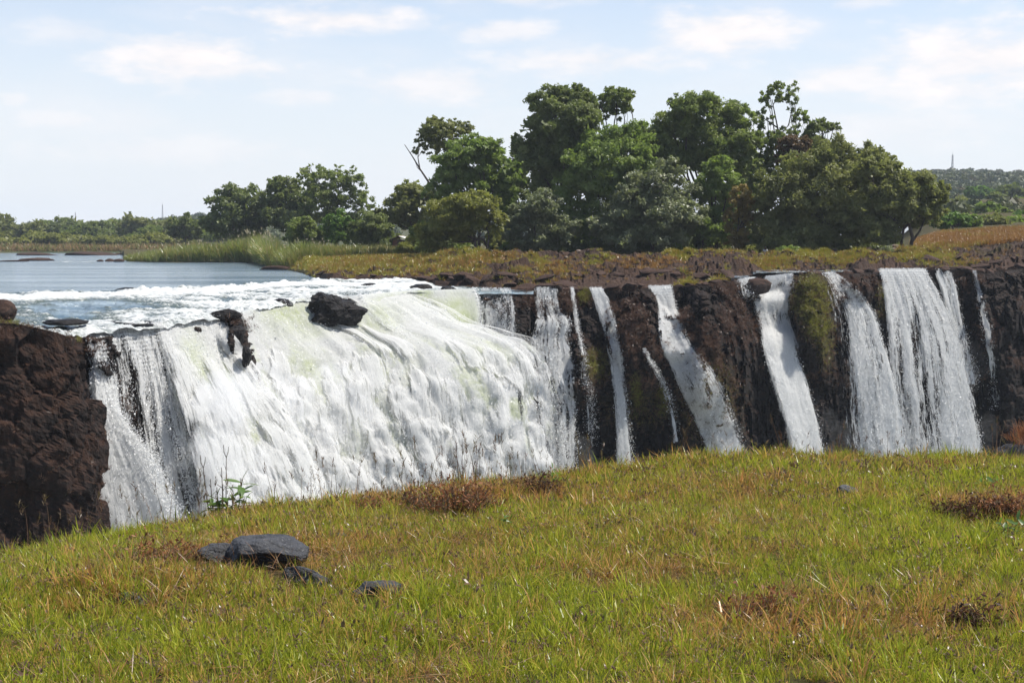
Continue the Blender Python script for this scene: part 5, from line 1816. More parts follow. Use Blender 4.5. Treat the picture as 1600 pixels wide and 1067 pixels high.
def build_far_woods():
    """Far-off woods on the hills that read as one mass: crowns as clusters of leaf faces."""
    r = np.random.default_rng(61)
    M = Mat('far_canopy')
    t = M.attr('tint')
    n = M.noise(M.pos(), .02, 4)
    c = M.mix(t, (0.030, 0.046, 0.020), (0.10, 0.115, 0.040))
    c = M.mix(M.ramp(n, .52, .7, 0, .55), c, (0.12, 0.085, 0.05))
    M.leafy(c, .3, c, .02, .5)
    V, Fq, tt, o = [], [], [], 0
    U, D = [], []
    for (u0, u1, d0, d1, n) in [(-250, 420, 640, 1000, 700), (-250, 420, 1000, 1750, 1000), (1330, 1700, 330, 700, 420), (1330, 1720, 700, 1150, 700), (1330, 1760, 1150, 1800, 900), (300, 1400, 700, 1600, 300)]:
        U.append(r.uniform(u0, u1, n))
        D.append(r.uniform(d0, d1, n))
    U, D = np.concatenate(U), np.concatenate(D)
    Z = far_z(U, D)
    for u, d, z in zip(U, D, Z):
        R = r.uniform(3.2, 6.5) * (1.0 if d > 640 else .7)
        H = R * r.uniform(.55, .85)
        k = int(np.clip(60000 / d, 30, 90))
        q = r.normal(size=(k, 3))
        q /= np.linalg.norm(q, axis=1, keepdims=True)
        q[:, 2] = np.abs(q[:, 2]) * 1.0 - .25
        p = q * np.array([R, R, H]) * (.75 + .35 * r.random(k))[:, None] + np.array([(u - 800) / F * d, d, z + H * .75 + r.uniform(0, 2)])
        s = R * .22
        nr = q + r.normal(size=(k, 3)) * .4
        a = np.cross(nr, r.normal(size=(k, 3)))
        a /= np.linalg.norm(a, axis=1, keepdims=True)
        b = np.cross(nr, a)
        b /= np.linalg.norm(b, axis=1, keepdims=True)
        V.append(np.stack([p - a * s - b * s, p - a * s + b * s, p + a * s * 1.4], 1).reshape(-1, 3))
        tt.append(np.full(3 * k, np.clip(r.normal(.45, .25), 0, 1)) + np.repeat(r.normal(size=k) * .1, 3))
    V = np.concatenate(V)
    me = make_mesh('far_woods', V, np.arange(len(V)).reshape(-1, 3), tint=np.clip(np.concatenate(tt), 0, 1), smooth=False)
    link('far_woods', me, M.m)['kind'] = 'stuff'
    # dry scrub on the far left bank
    n = 1500
    m = mat_grass('bank_scrub', (0.10, 0.11, 0.03), (0.2, 0.19, 0.06), (0.20, 0.12, 0.05), (0.32, 0.21, 0.10), trans=.35)
    src = [clump_mesh('scrub_clump', m, [blades(20, 2.2, .3, r, .5, .8, 1.2, levels=3)]) for _ in range(4)]
    u = r.uniform(-120, 330, n)
    d = 478 + 40 * r.random(n)
    scatter('bank_scrub', src, np.stack([(u - 800) / F * d, d, far_z(u, d) - .1], 1), rand_rot(n, r, .15), .5 + .8 * r.random(n), r.random(n))
# ------------------------------------------------------------------ rocks
ICO = {}


def ico(sub):
    if sub not in ICO:
        import bmesh
        bm = bmesh.new()
        bmesh.ops.create_icosphere(bm, subdivisions=sub, radius=1.0)
        V = np.array([v.co[:] for v in bm.verts])
        Fc = np.array([[v.index for v in f.verts] for f in bm.faces])
        bm.free()
        ICO[sub] = (V, Fc)
    return ICO[sub]


def rock_mesh(name, size, seed, sub=4, rough=.22, cuts=7, flat=0.25, freq=1.0, planes=(), smooth=True):
    r = np.random.default_rng(500 + seed)
    V, Fc = ico(sub)
    V = V.copy()
    for k in range(cuts):
        n = r.normal(size=3)
        n /= np.linalg.norm(n)
        h = r.uniform(.5, .85) if cuts < 12 else r.uniform(.42, .8)
        d = V @ n - h
        V = V - np.maximum(d, 0)[:, None] * n * .9
    for (n, h) in planes:
        n = np.array(n, float) / np.linalg.norm(n)
        V = V - np.maximum(V @ n - h, 0)[:, None] * n * .95
    nn = V / (np.linalg.norm(V, axis=1, keepdims=True) + 1e-9)
    d = fbm(V * 1.3 * freq + seed, 4, .55, mode='ridge') * rough + fbm(V * 4.5 * freq + seed, 4, .6) * rough * .45
    V = V + nn * d[:, None]
    V = V * np.array(size)
    lo = -flat * size[2]
    V[:, 2] = np.maximum(V[:, 2], lo)
    return make_mesh(name, V, Fc, tint=np.zeros(len(V)), attrs={'moss': np.zeros(len(V))}, smooth=smooth)


def rock_thing(label, u, v, d, size, seed, mat, sub=4, rotz=0.0, z=None, group=None, cat='rock', name='rock', tilt=(0, 0), **kw):
    me = rock_mesh('rock', size, seed, sub, **kw)
    me.materials.append(mat)
    o = bpy.data.objects.new(name, me)
    COL.objects.link(o)
    p = unproj(u, v, d)
    o.location = (p[0], p[1], p[2] if z is None else z)
    o.rotation_euler = (tilt[0], tilt[1], rotz)
    return tag(o, label, cat, group)


def mat_lichen_rock():
    M = Mat('foreground_rock')
    p = M.pos()
    n1 = M.noise(p, 6, 6, .65)
    n2 = M.noise(p, 38, 5, .7)
    n3 = M.noise(p, 110, 3, .6)
    c = M.mix(M.ramp(n1, .35, .65), (0.012, 0.012, 0.014), (0.04, 0.04, 0.043))
    c = M.mix(M.ramp(n2, .56, .68, 0, .8), c, (0.13, 0.13, 0.128))
    c = M.mix(M.ramp(n1, .62, .75, 0, .5), c, (0.12, 0.07, 0.04))
    h = M.math('ADD', n2, M.math('MULTIPLY', n3, .5))
    M.principled(c, .62, M.bump(h, .9, .02), .5)
    return M.m


def build_rocks():
    wet = mat_rock('wet_black_rock', dark=(0.005, 0.005, 0.005), mid=(0.014, 0.012, 0.011), brown=(0.03, 0.02, 0.016), scale=2.2, rough=.4, ledge=.1)
    shelf = mat_rock('shelf_boulder', dark=(0.013, 0.011, 0.010), mid=(0.042, 0.031, 0.026), brown=(0.090, 0.046, 0.030), scale=2.0, ledge=.5)
    pale = mat_rock('pale_boulder', dark=(0.10, 0.085, 0.07), mid=(0.22, 0.19, 0.165), brown=(0.30, 0.22, 0.16), scale=2.0, ledge=.3)
    R = rock_thing
    # rocks standing in the water at the lip
    R('big black wet rock standing in the lip of the great cataract', 522, 486, 124.0, (2.4, 1.7, 1.5), 1, wet, 5, rotz=.2, rough=.36, cuts=10, flat=.9, smooth=False)
    R('black wet rock at the lip left of the great cataract, topmost of the chain', 353, 493, 110.3, (1.3, 1.0, .8), 2, wet, 4, rotz=.6, rough=.18, cuts=18, flat=.9, smooth=False)
    R('dark wet rock in the middle of the chain dividing the two left falls', 371, 524, 108.9, (.7, .8, .9), 3, wet, 4, rotz=1.0, rough=.2, cuts=18, flat=.9, smooth=False)
    R('lowest dark wet rock of the chain, half covered by spray', 386, 556, 107.3, (.5, .7, .95), 4, wet, 4, rotz=.3, rough=.2, cuts=18, flat=.95, smooth=False)
    R('low black rock in the smooth water above the green sheet', 655, 450, 138.5, (1.1, .7, .42), 5, wet, 4, rough=.25, flat=.5)
    R('small black rock in the rapids behind the big black rock', 577, 446, 146, (.75, .6, .30), 6, wet, 4, flat=.5)
    R('brown rock at the left edge of the frame above the headland', 3, 487, 94.0, (.85, .9, .75), 7, shelf, 4, flat=.9)
    R('low dark rock awash in the left rapids, larger of two', 105, 487, 100, (1.5, .9, .28), 8, wet, 4, flat=.6, z=-1.0)
    R('flat dark rock awash in the left rapids near the lip', 195, 508, 104.0, (2.0, 1.0, .25), 9, wet, 4, flat=.6, z=-1.35)
    R('dark rock breaking the first wave of the rapids', 205, 459, 134, (1.5, .8, .38), 10, wet, 4, flat=.5, z=-.1)
    q = np.random.default_rng(77)
    for i, u in enumerate([150, 178, 203, 226, 262, 300, 322, 412, 440, 462, 596, 700]):
        d = float(lip_d(u)) + q.uniform(.2, 1.4)
        sz = q.uniform(.35, .75)
        R('small wet rock on the lip of the left falls', u, 500, d, (sz * 1.4, sz, sz * .7), 140 + i, wet, 3, z=float(lip_z(u)) + .02, rotz=q.random() * 3, rough=.25, cuts=10, flat=.9, smooth=False,
          group='small wet rocks along the lip of the left falls')
    # islets upstream
    for i, (u, v, w, h, d, lab) in enumerate([
            (60, 407, 4.2, .55, 312, 'long low rock islet in the calm river, nearest on the left'), (22, 410, 3.0, .3, 300, 'flat dark islet at the left edge of the river'),
            (60, 397, 6.5, .8, 410, 'brown grassy islet far upstream on the left'), (140, 397, 7.0, .9, 410, 'brown grassy islet far upstream right of its twin'),
            (192, 396, 3.4, .6, 420, 'small brown islet near the tip of the reed bank far upstream'), (172, 408, 1.2, .55, 300, 'small dark boulder off the tip of the reed bank'),
            (157, 409, .8, .35, 300, 'tiny dark boulder, farthest left of those off the reed bank'), (186, 408, 1.1, .6, 296, 'dark boulder touching the tip of the reed bank'),
            (435, 421, 2.6, .55, 222, 'low brown rock in the river in front of the reeds'), (468, 422, 1.0, .45, 221, 'small dark rock right of the low brown rock by the reeds')]):
        R(lab, u, v, d, (w, w * .6, h), 20 + i, shelf, 3, flat=.6, z=.05, name='islet' if w > 2 else 'rock', cat='islet' if w > 2 else 'rock')
    # boulders along the front of the rock shelf
    r = np.random.default_rng(71)
    base = [rock_mesh('boulder', (1.15, .95, .55), 40 + k, 3, rough=.12, cuts=22, flat=.5, smooth=False) for k in range(6)]
    for me in base:
        me.materials.append(shelf)
    pb = [rock_mesh('boulder', (1, .8, .55), 50 + k, 2, rough=.22, flat=.5) for k in range(2)]
    for me in pb:
        me.materials.append(pale)
    spots = []
    for u in np.arange(660, 850, 17):
        spots.append((u + r.normal() * 5, interp(u, SHORE) + 0.6 + abs(r.normal()) * 1.2, r.uniform(.7, 1.35), 'dark boulder on the waterline at the front of the rock shelf', 'boulders along the front of the rock shelf'))
    for u in np.arange(500, 660, 22):
        spots.append((u + r.normal() * 6, interp(u, SHORE) + 0.5 + abs(r.normal()) * 1.5, r.uniform(.35, .8), 'low dark rock on the waterline below the yellow tufts', 'small rocks on the waterline below the yellow tufts'))
    for u in np.arange(860, 1190, 16):
        spots.append((u + r.normal() * 8, lip_d(u) + 2.5 + abs(r.normal()) * 7, r.uniform(.5, 1.3), 'brown boulder lying on the rock shelf above the ribbon falls', 'boulders on the shelf above the ribbon falls'))
    for u in np.arange(1320, 1370, 14):
        spots.append((u + r.normal() * 4, lip_d(u) + 1.2 + abs(r.normal()) * 2, r.uniform(.5, 1.0), 'brown boulder at the lip between feathery fall and broad curtain', 'boulders between the feathery fall and the broad curtain'))
    for u in np.arange(1465, 1660, 15):
        spots.append((u + r.normal() * 6, lip_d(u) + 1.5 + abs(r.normal()) * 9, r.uniform(.5, 1.3), 'dark boulder on the ledges at the far right above the cliff', 'boulders on the far right ledges'))
    for u in (1205, 1232, 1248, 1286):
        spots.append((u, lip_d(u) + 5 + abs(r.normal()) * 3, r.uniform(.35, .6), 'dark stone in the pool above the stepped fall', 'stones in the pool above the stepped fall'))
    for u0, u1, st in [(952, 1004, 13), (1062, 1148, 14), (1250, 1282, 12), (1318, 1368, 12), (1458, 1516, 13), (1532, 1640, 15)]:
        for u in np.arange(u0, u1, st):
            spots.append((u + r.normal() * 3, lip_d(u) + .25 + r.random() * .9, r.uniform(.45, 1.15), 'dark broken block on the cliff edge among the narrow falls', 'broken blocks along the cliff edge'))
    for u in list(r.uniform(1160, 1480, 12)) + list(r.uniform(780, 1000, 8)):
        spots.append((u, 172 + r.random() * 10, r.uniform(.22, .5), 'pale grey stone on the flat rocks in front of the trees', 'pale stones in front of the trees'))
    P = drop_to_ground(np.array([[(u - 800) / F * d, d, 0] for (u, d, *_) in spots]))
    for (u, d, s, lab, grp), p in zip(spots, P):
        me = pb[int(r.integers(2))] if lab.startswith('pale') else base[int(r.integers(6))]
        o = bpy.data.objects.new('boulder', me)
        COL.objects.link(o)
        o.location = (p[0], p[1], (p[2] if np.isfinite(p[2]) else 0.0) + .05 * s)
        o.scale = (s * r.uniform(.9, 1.5), s, s * r.uniform(.7, 1.05))
        o.rotation_euler = (r.normal() * .15, r.normal() * .15, r.random() * 6.28)
        tag(o, lab, 'boulder', grp)
    # single boulders at the lip of the stepped fall
    R('round brown boulder parting the water at the lip above the brown buttress', 1184, 449, 147.0, (1.35, 1.2, .95), 61, shelf, 4, flat=.8)
    R('dark flat boulder just above the round brown boulder', 1190, 434, 151.5, (1.3, 1.0, .5), 62, shelf, 4, flat=.6)
    # foreground
    fg = mat_lichen_rock()

    def G(label, u, v, size, seed, **kw):
        p = bank_hit(u, v)
        return R(label, u, v, p[1] + size[1] * .5, size, seed, fg, 5, z=float(p[2]) + kw.pop('lift', 0.0), **kw)
    G('large flat topped dark grey rock lying in the grass', 428, 889, (.30, .23, .19), 101, lift=.05, rotz=-.1, rough=.14, cuts=16, smooth=False, flat=.9, tilt=(.08, .14), planes=(((.1, -.1, 1), .42), ((.1, -1, -.35), .42), ((1, -.3, .1), .72)))
    G('sloping striped grey rock left of the large flat rock', 354, 880, (.16, .13, .09), 102, lift=.03, rotz=.5, rough=.15, cuts=16, smooth=False, flat=.9, tilt=(0, .4))
    G('low grey rock below the large flat rock, left of a pair', 466, 916, (.12, .09, .09), 103, lift=.03, rough=.15, cuts=16, smooth=False, flat=.9, tilt=(0, .3))
    G('low grey rock below the large flat rock, right of a pair', 500, 926, (.14, .09, .085), 104, lift=.025, rough=.15, cuts=16, smooth=False, flat=.9, tilt=(0, .45))
    G('dark low rock alone in the grass, lowest of the group', 592, 936, (.165, .12, .11), 105, lift=.01, rough=.14, cuts=16, smooth=False, flat=.9, planes=(((.1, .1, 1), .5), ((0, -1, -.2), .45)))
    G('small dark stone behind the large flat rock', 473, 846, (.06, .06, .055), 106, lift=.02, rough=.25, flat=.9)
    G('small brownish stone right of the large flat rock', 530, 846, (.07, .06, .03), 107, lift=.02, rough=.25, flat=.9)
    G('small pale grey stone in the grass on the right', 1325, 780, (.08, .07, .06), 108, lift=.05, rough=.25, flat=.9)
    G('dark stone half hidden under dead grass on the lower left', 208, 946, (.10, .09, .05), 109, lift=.0, rough=.28, flat=.9)
    return fg


# ------------------------------------------------------------------ plants on the bank
def leaf_mesh(name, L, W, fold=.25, bend=.35, n=6):
    t = np.linspace(0, 1, n)
    w = W * np.sin(np.pi * np.clip(t * .96 + .02, 0, 1)) ** .8 * .5
    z = -bend * L * t ** 2
    mid = np.stack([t * L, 0 * t, z], 1)
    lf = np.stack([t * L, w, z + w * fold], 1)
    rt = np.stack([t * L, -w, z + w * fold], 1)
    V = np.stack([lf, mid, rt], 1).reshape(-1, 3)
    i = np.arange(n * 3).reshape(n, 3)
    Fq = np.concatenate([np.stack([i[:-1, 0], i[:-1, 1], i[1:, 1], i[1:, 0]], 1), np.stack([i[:-1, 1], i[:-1, 2], i[1:, 2], i[1:, 1]], 1)])
    return make_mesh(name, V, Fq, tint=np.repeat(t, 3))


def build_bank_plants():
    r = np.random.default_rng(81)
    M = Mat('shrub_leaf')
    c = M.mix(M.noise(M.pos(), 14, 3), (0.05, 0.10, 0.016), (0.10, 0.17, 0.03))
    M.leafy(c, .4, (0.18, 0.27, 0.03), .05, .35)
    leafm = M.m
    M = Mat('dry_stem')
    n = M.noise(M.pos(), 40, 3)
    M.principled(M.mix(n, (0.05, 0.035, 0.025), (0.13, 0.095, 0.065)), .8, None, .2)
    stemm = M.m
    M = Mat('red_leaf')
    c = M.mix(M.attr('tint'), (0.14, 0.05, 0.025), (0.30, 0.14, 0.06))
    M.leafy(c, .4, c, .01, .5)
    redm = M.m
    shapes = [leaf_mesh('leaf', .115, .036, bend=b) for b in (.15, .35, .55)]
    for me in shapes:
        me.materials.append(leafm)

    def ground(u, v):
        p = bank_hit(u, v).copy()
        p[2] = float(bank_z(p[:1], p[1:2])[0])
        return p

    def leafy_plant(label, u, d, stems, scale=1.0):
        b = ground(u, d)
        root = thing('leafy_plant', label, 'plant', tuple(b))
        for (du, h, lean, nl) in stems:
            top = np.array([du + lean, r.normal() * .03, h])
            path = bez([du, r.normal() * .02, -.03], top, .05, 6, int(r.integers(9999)))
            tb = Tubes()
            tb.add(path, np.linspace(.006, .0025, 6) * scale, 6)
            link('stem', tb.mesh('stem'), leafm, root)
            for k in range(nl):
                t = .25 + .75 * (k + .5) / nl
                p = np.array([np.interp(t, np.linspace(0, 1, 6), path[:, q]) for q in range(3)])
                o = link('leaf', shapes[int(r.integers(3))], None, root)
                o.location = p
                s = scale * r.uniform(.75, 1.15) * (.7 if t > .92 else 1)
                o.scale = (s, s, s)
                o.rotation_euler = (r.normal() * .3, -r.uniform(.1, .75) if t < .92 else -1.2, k * 2.4 + r.normal() * .3)
        return root

    def stalks(label, u, d, specs):
        b = ground(u, d)
        root = thing('dry_stalks', label, 'dry plant', tuple(b))
        for (du, h, lean, fork) in specs:
            tb = Tubes()
            p = bez([du, 0, -.03], [du + lean, r.normal() * .03, h], .02, 7, int(r.integers(9999)))
            tb.add(p, np.linspace(.0055, .003, 7), 6)
            if fork:
                tb.add([p[-1], p[-1] + [-.02, 0, .05], p[-1] + [-.024, 0, .115]], [.0035, .003, .003])
                tb.add([p[-1], p[-1] + [.016, 0, .05], p[-1] + [.022, 0, .10]], [.0035, .003, .002])
            for q in (2, 4, 5):
                tb.add([p[q], p[q] + [r.normal() * .012, r.normal() * .01, .03]], [.004, .002], 5)
            link('stalk', tb.mesh('stalk'), stemm, root)
        return root

    leafy_plant('green shrub with long glossy leaves on the rim in front of the left falls', 360, 812,
                [(.05, .40, .06, 14), (.0, .28, .02, 10), (-.08, .26, -.03, 12), (-.14, .22, -.05, 9), (.09, .22, .05, 9), (-.04, .22, .02, 9)], 1.35)
    stalks('bare dead stalks, the tallest forked, rising out of the green shrub', 348, 812, [(.03, .60, .0, True), (.0, .52, -.005, False), (-.10, .52, -.06, True), (-.07, .42, -.03, False), (-.04, .34, -.01, False)])
    leafy_plant('small leafy seedling standing on the rim right of the red brown bush', 862, 768, [(0, .22, .01, 12), (.04, .14, .02, 7), (-.05, .12, -.02, 6)], .75)
    leafy_plant('dark green leafy plant in the brown bush on the right', 1547, 772, [(0, .15, .02, 10), (.05, .12, .03, 8), (-.04, .12, -.03, 8)], .8)
    leafy_plant('green leafy plant at the right edge below the brown bush', 1583, 842, [(0, .13, .02, 9), (.05, .10, .03, 8), (-.05, .11, -.03, 8)], .85)
    leafy_plant('small green plant in the grass below the red brown bush', 784, 826, [(0, .09, .02, 8), (.03, .07, .03, 6)], .6)

    def dry_bush(label, u, d, R, h, n, mat, seed, leaves=700):
        b = ground(u, d)
        root = thing('dry_bush', label, 'bush', tuple(b))
        q = np.random.default_rng(seed)
        tb = Tubes()
        tips = []
        for k in range(n):
            a = q.random() * 6.28
            rr = R * np.sqrt(q.random())
            tip = np.array([np.cos(a) * rr, np.sin(a) * rr * .7, h * q.uniform(.4, 1.0) * (1 - .35 * rr / R)])
            p = bez([np.cos(a) * rr * .35, np.sin(a) * rr * .25, -.03], tip, .12, 6, int(q.integers(9999)))
            tb.add(p, np.linspace(.0045, .0015, 6), 4)
            for j in range(3):
                i = int(q.integers(2, 6))
                e = p[i] + q.normal(size=3) * np.array([.05, .05, .03]) + [0, 0, .04]
                tb.add([p[i], e], [.002, .001], 3)
                tips.append(e)
            tips += [p[3], p[4], p[5]]
        link('twigs', tb.mesh('twigs'), stemm, root)
        tips = np.array(tips)
        c = tips[q.integers(0, len(tips), leaves)] + q.normal(size=(leaves, 3)) * .025
        nr = q.normal(size=(leaves, 3)) + [0, 0, .5]
        A = np.cross(nr, q.normal(size=(leaves, 3)))
        A /= np.linalg.norm(A, axis=1, keepdims=True)
        B = np.cross(nr, A)
        B /= np.linalg.norm(B, axis=1, keepdims=True)
        s = .009 * np.exp(q.normal(size=leaves) * .3)
        V, Fq = flecks(c, A * s[:, None] * 1.6, B * s[:, None] * .6)
        o = link('leaves', make_mesh('leaves', V, Fq, tint=np.repeat(q.random(leaves), 4), smooth=False), mat, root)
        o['kind'] = 'stuff'
        return root

    M = Mat('dark_leaf')
    c = M.mix(M.attr('tint'), (0.035, 0.022, 0.014), (0.12, 0.055, 0.032))
    M.leafy(c, .3, c, .01, .5)
    darkm = M.m
    dry_bush('red brown dying bush on the rim in front of the great cataract', 708, 806, .42, .32, 110, redm, 901, 1600)
    dry_bush('dark twiggy bush on the rim left of the leafy seedling', 838, 778, .24, .24, 45, darkm, 902, 500)
    dry_bush('dark brown bush with dead leaves on the right of the bank', 1525, 812, .34, .13, 70, darkm, 903, 1500)
    dry_bush('reddish dead bush beside the dark brown bush at the right edge', 1578, 810, .26, .16, 50, redm, 904, 900)
    dry_bush('low rusty dead bush in the grass left of the large flat rock', 265, 880, .35, .10, 60, redm, 905, 700)
    dry_bush('low rusty bush on the rim in front of the left half of the great cataract', 590, 806, .24, .14, 40, redm, 906, 500)
    dry_bush('small brown bush on the rim just left of the red brown dying bush', 652, 800, .16, .18, 30, darkm, 907, 320)
    dry_bush('small rusty bush on the rim below the ribbon falls', 1005, 752, .22, .12, 34, redm, 908, 420)
    dry_bush('small rusty bush on the rim below the broad curtain', 1470, 742, .2, .12, 30, redm, 909, 380)
    dry_bush('dark withered bush in the grass near the lower right corner', 1520, 985, .16, .09, 36, darkm, 910, 500)
    dry_bush('rusty withered patch bush in the grass at the lower middle right', 1180, 965, .18, .07, 36, redm, 911, 450)
    # small outcrop with dry grass where the rim swings out at the right edge
    b = unproj(1602, 706, 17.5)
    root = thing('rim_outcrop', 'rocky outcrop crowned with brown grass jutting in at the right edge', 'outcrop', tuple(b))
    fgm = bpy.data.materials['foreground_rock']
    for k, (x, z, s) in enumerate([(.05, -.12, .34), (-.16, -.02, .16), (.28, .0, .3), (.1, -.75, .62)]):
        me = rock_mesh('rock', (s, s, s * .8), 120 + k, 4, rough=.28, flat=.95)
        me.materials.append(fgm)
        o = link('rock', me, None, root)
        o.location = (x, .05 * k, z)
    q = np.random.default_rng(99)
    parts = []
    for k in range(70):
        x = q.uniform(-.16, .55)
        v, f, s = blades(16, .2, .006, q, .6, 1.0, .05)
        parts.append((v + np.array([x, q.normal() * .15, .08 + .26 * np.exp(-((x - .2) / .25) ** 2) * q.uniform(.6, 1)]), f, s))
    me = clump_mesh('dry_grass', redm, parts)
    o = link('dry_grass', me, None, root)
    o['kind'] = 'stuff'


# ------------------------------------------------------------------ far things
def box_part(name, parent, mat, lo, hi, rot=None):
    lo, hi = np.array(lo, float), np.array(hi, float)
    c, s = (lo + hi) / 2, (hi - lo) / 2
    V = np.array([[x, y, z] for x in (-1, 1) for y in (-1, 1) for z in (-1, 1)], float) * s
    if rot is not None:
        V = V @ np.array(Matrix.Rotation(rot[0], 3, rot[1])).T
    V = V + c
    Fq = [[0, 1, 3, 2], [4, 6, 7, 5], [0, 4, 5, 1], [2, 3, 7, 6], [0, 2, 6, 4], [1, 5, 7, 3]]
    o = link(name, make_mesh(name, V, np.array(Fq), smooth=False), mat, parent)
    return o


def flat_mat(name, col, rough=.7, metal=0.0):
    M = Mat(name)
    n = M.noise(M.pos(), 3, 4)
    M.principled(M.mix(n, tuple(c * .75 for c in col), tuple(min(1, c * 1.2) for c in col)), rough, None, .3, Metallic=metal)
    return M.m


def build_hut():
    d = 232
    b = unproj(627, 400, d)
    wood = flat_mat('hut_boards', (0.055, 0.032, 0.024))
    red = flat_mat('hut_red_boards', (0.11, 0.04, 0.022))
    roof = flat_mat('hut_sheet_roof', (0.55, 0.53, 0.47), .45)
    thatch = flat_mat('hut_thatch', (0.10, 0.06, 0.04))
    root = thing('hut', 'small dark wooden hut with a pale sheet roof among the bushes', 'hut', tuple(b), rotz=-.25)
    for k in range(9):
        x = -1.1 + k * .25
        box_part('board', root, red if k < 3 else wood, (x, -1.0, 0), (x + .235, -.94, 2.75 - abs(k - 4) * .06 + (k % 2) * .04))
    for k in range(6):
        y = -.93 + k * .31
        box_part('board', root, wood, (1.12, y, 0), (1.18, y + .29, 2.5))
    for x in (-1.15, 1.18):
        for y in (-1.0, .9):
            box_part('post', root, wood, (x - .06, y - .06, -1), (x + .06, y + .06, 2.7))
    box_part('roof_sheet', root, roof, (-.1, -1.35, 2.95), (1.55, 1.3, 3.02), (.34, 'Y'))
    box_part('roof_sheet', root, thatch, (-1.6, -1.35, 2.92), (.08, 1.3, 3.02), (-.42, 'Y'))
    box_part('door', root, red, (-.35, -1.06, 0), (.35, -1.02, 1.9))


def build_masts():
    steel = flat_mat('mast_steel', (0.42, 0.40, 0.40), .5, .3)
    for (u, v0, v1, d, lab) in [(118, 343, 332, 2600, 'thin radio mast on the far left ridge'), (254, 335, 320, 2600, 'thin radio mast above the far left wood near the lone tree'),
                                (1488, 266, 242, 1750, 'radio mast standing on the hill at the right')]:
        b = unproj(u, v0, d)
        h = unproj(u, v1, d)[2] - b[2]
        b[2] -= 18
        h += 18
        w = h * .028 + .4
        root = thing('radio_mast', lab, 'mast', tuple(b), 'radio masts on the ridges')
        tb = Tubes()
        for sx, sy in ((1, 1), (-1, 1), (-1, -1), (1, -1)):
            tb.add([[sx * w, sy * w, 0], [sx * w * .35, sy * w * .35, h]], [.32, .22], 4)
        link('legs', tb.mesh('legs'), steel, root)
        tb = Tubes()
        for k in range(9):
            z0, z1 = h * k / 9, h * (k + 1) / 9
            a0, a1 = w * (1 - .65 * k / 9), w * (1 - .65 * (k + 1) / 9)
            for q in ((1, 1, -1, 1), (-1, 1, -1, -1), (-1, -1, 1, -1), (1, -1, 1, 1)):
                tb.add([[q[0] * a0, q[1] * a0, z0], [q[2] * a1, q[3] * a1, z1]], [.16, .16], 3)
        link('braces', tb.mesh('braces'), steel, root)
        tb = Tubes()
        tb.add([[0, 0, h], [0, 0, h * 1.12]], [.15, .08], 5)
        link('aerial', tb.mesh('aerial'), steel, root)


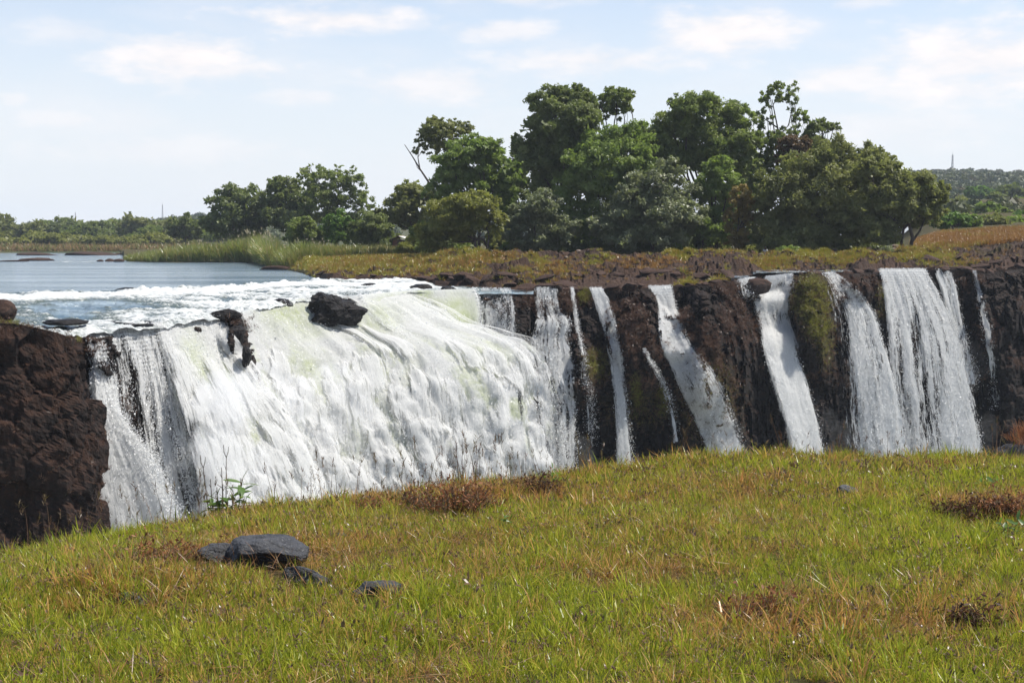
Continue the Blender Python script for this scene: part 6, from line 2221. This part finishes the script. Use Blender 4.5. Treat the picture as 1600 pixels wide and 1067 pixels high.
def build_person():
    """Someone sitting on the rocks, knees drawn up, head bent."""
    d = 177.0
    p = unproj(1196, 395.5, d)
    P = drop_to_ground(np.array([[p[0], p[1], 0]]))
    z = P[0, 2] if np.isfinite(P[0, 2]) else p[2]
    skin = flat_mat('dark_skin', (0.05, 0.03, 0.02))
    shirt = flat_mat('pale_shirt', (0.46, 0.46, 0.47))
    trouser = flat_mat('dark_trousers', (0.03, 0.03, 0.04))
    rockm = bpy.data.materials['shelf_boulder']
    me = rock_mesh('rock', (.55, .5, .26), 130, 3, flat=.9)
    me.materials.append(rockm)
    o = bpy.data.objects.new('rock', me)
    COL.objects.link(o)
    o.location = (p[0], p[1] + .1, z + .08)
    tag(o, 'flat dark rock that the person sits on', 'rock')
    seat = z + .30

    def skinned(name, joints, bones, radii, mat, parent, sub=2):
        me = bpy.data.meshes.new(name)
        me.from_pydata(joints, bones, [])
        o = link(name, me, mat, parent)
        m = o.modifiers.new('skin', 'SKIN')
        for i, s in enumerate(radii):
            me.skin_vertices[0].data[i].radius = (s, s) if not isinstance(s, tuple) else s
        me.skin_vertices[0].data[0].use_root = True
        m.use_smooth_shade = True
        s = o.modifiers.new('subsurf', 'SUBSURF')
        s.levels = s.render_levels = sub
        return o
    root = thing('person', 'person in a pale shirt sitting hunched on the rocks in front of the trees', 'person', (p[0], p[1], seat), rotz=-.25)
    J = [(0, 0, .10), (0, -.03, .30), (0, -.06, .48), (0, -.09, .57), (0, -.13, .63), (0, -.15, .74), (0, -.14, .82),
         (-.19, -.06, .47), (-.27, -.14, .25), (-.20, -.36, .20), (-.15, -.44, .20), (.19, -.06, .47), (.27, -.14, .25), (.20, -.36, .20), (.15, -.44, .20),
         (-.11, -.02, .08), (-.17, -.44, .20), (-.16, -.40, -.24), (-.16, -.54, -.28), (.11, -.02, .08), (.17, -.44, .16), (.20, -.50, -.24), (.21, -.64, -.28)]
    B = [(0, 1), (1, 2), (2, 3), (3, 4), (4, 5), (5, 6), (2, 7), (7, 8), (8, 9), (9, 10), (2, 11), (11, 12), (12, 13), (13, 14), (0, 15), (15, 16), (16, 17), (17, 18), (0, 19), (19, 20), (20, 21), (21, 22)]
    R = [(.17, .12), (.15, .11), (.17, .10), .065, .085, .105, .07, .06, .05, .04, .038, .06, .05, .04, .038, .095, .075, .052, .045, .095, .075, .052, .045]
    skinned('body', J, B, R, skin, root)
    J = [(0, .005, .12), (0, -.03, .30), (0, -.06, .49), (-.20, -.06, .47), (-.28, -.14, .27), (.20, -.06, .47), (.28, -.14, .27)]
    skinned('shirt', J, [(0, 1), (1, 2), (2, 3), (3, 4), (2, 5), (5, 6)], [(.20, .145), (.175, .135), (.19, .12), .085, .075, .085, .075], shirt, root)
    J = [(0, 0, .08), (-.11, -.02, .08), (-.17, -.44, .20), (-.16, -.41, -.18), (.11, -.02, .08), (.17, -.44, .16), (.20, -.49, -.18)]
    skinned('trousers', J, [(0, 1), (1, 2), (2, 3), (0, 4), (4, 5), (5, 6)], [(.17, .14), .115, .095, .07, .115, .095, .07], trouser, root)
    V, Fc = ico(2)
    me = make_mesh('hair', V * np.array([.105, .115, .075]) + np.array([0, -.125, .80]), Fc)
    link('hair', me, flat_mat('black_hair', (0.012, 0.01, 0.01)), root)
    me = make_mesh('nose', V * np.array([.018, .025, .025]) + np.array([0, -.255, .73]), Fc)
    link('nose', me, skin, root)
# ------------------------------------------------------------------ put it together
build_far()
build_river()
build_island()
_cl, _ct, _cm = build_cliff()
_hp, _hc = build_headland()
build_gorge()
build_bank()
build_falls()
build_trees()
build_far_woods()
build_reeds()
build_rocks()
build_mist()
build_shelf_growth()
build_cliff_growth(_cl, _ct, _cm, _hp, _hc)
build_hut()
build_masts()
build_person()
build_bank_plants()
build_grass()
def build_haze():
    M = Mat('haze_air')
    v = M.node('ShaderNodeVolumePrincipled')
    v.inputs['Color'].default_value = (0.80, 0.88, 1.0, 1)
    v.inputs['Density'].default_value = 0.0001
    v.inputs['Anisotropy'].default_value = 0.1
    M.L.new(v.outputs[0], M.out.inputs['Volume'])
    root = box_part('haze', None, M.m, (-3200, -60, -36.5), (3600, 6200, 128))
    root['kind'] = 'stuff'


build_haze()
def number_the_alike():
    """Alike neighbours of one group are told apart by their order from the left."""
    words = ['first', 'second', 'third', 'fourth', 'fifth', 'sixth', 'seventh', 'eighth', 'ninth', 'tenth', 'eleventh', 'twelfth', 'thirteenth', 'fourteenth', 'fifteenth',
             'sixteenth', 'seventeenth', 'eighteenth', 'nineteenth', 'twentieth', 'twenty-first', 'twenty-second', 'twenty-third', 'twenty-fourth', 'twenty-fifth', 'twenty-sixth', 'twenty-seventh', 'twenty-eighth', 'twenty-ninth', 'thirtieth', 'thirty-first', 'thirty-second', 'thirty-third', 'thirty-fourth']
    by = {}
    for o in scene.objects:
        if o.parent is None and o.get('label'):
            by.setdefault(o['label'], []).append(o)
    for lab, os_ in by.items():
        if 1 < len(os_) <= len(words):
            for w, o in zip(words, sorted(os_, key=lambda q: q.location.x / max(q.location.y, 1))):
                o['label'] = '%s, %s from the left' % (lab, w)


number_the_alike()
_t = sum(sum(len(p.vertices) - 2 for p in me.polygons) for me in bpy.data.meshes if me.users)
print('TRIANGLES in meshes:', _t)
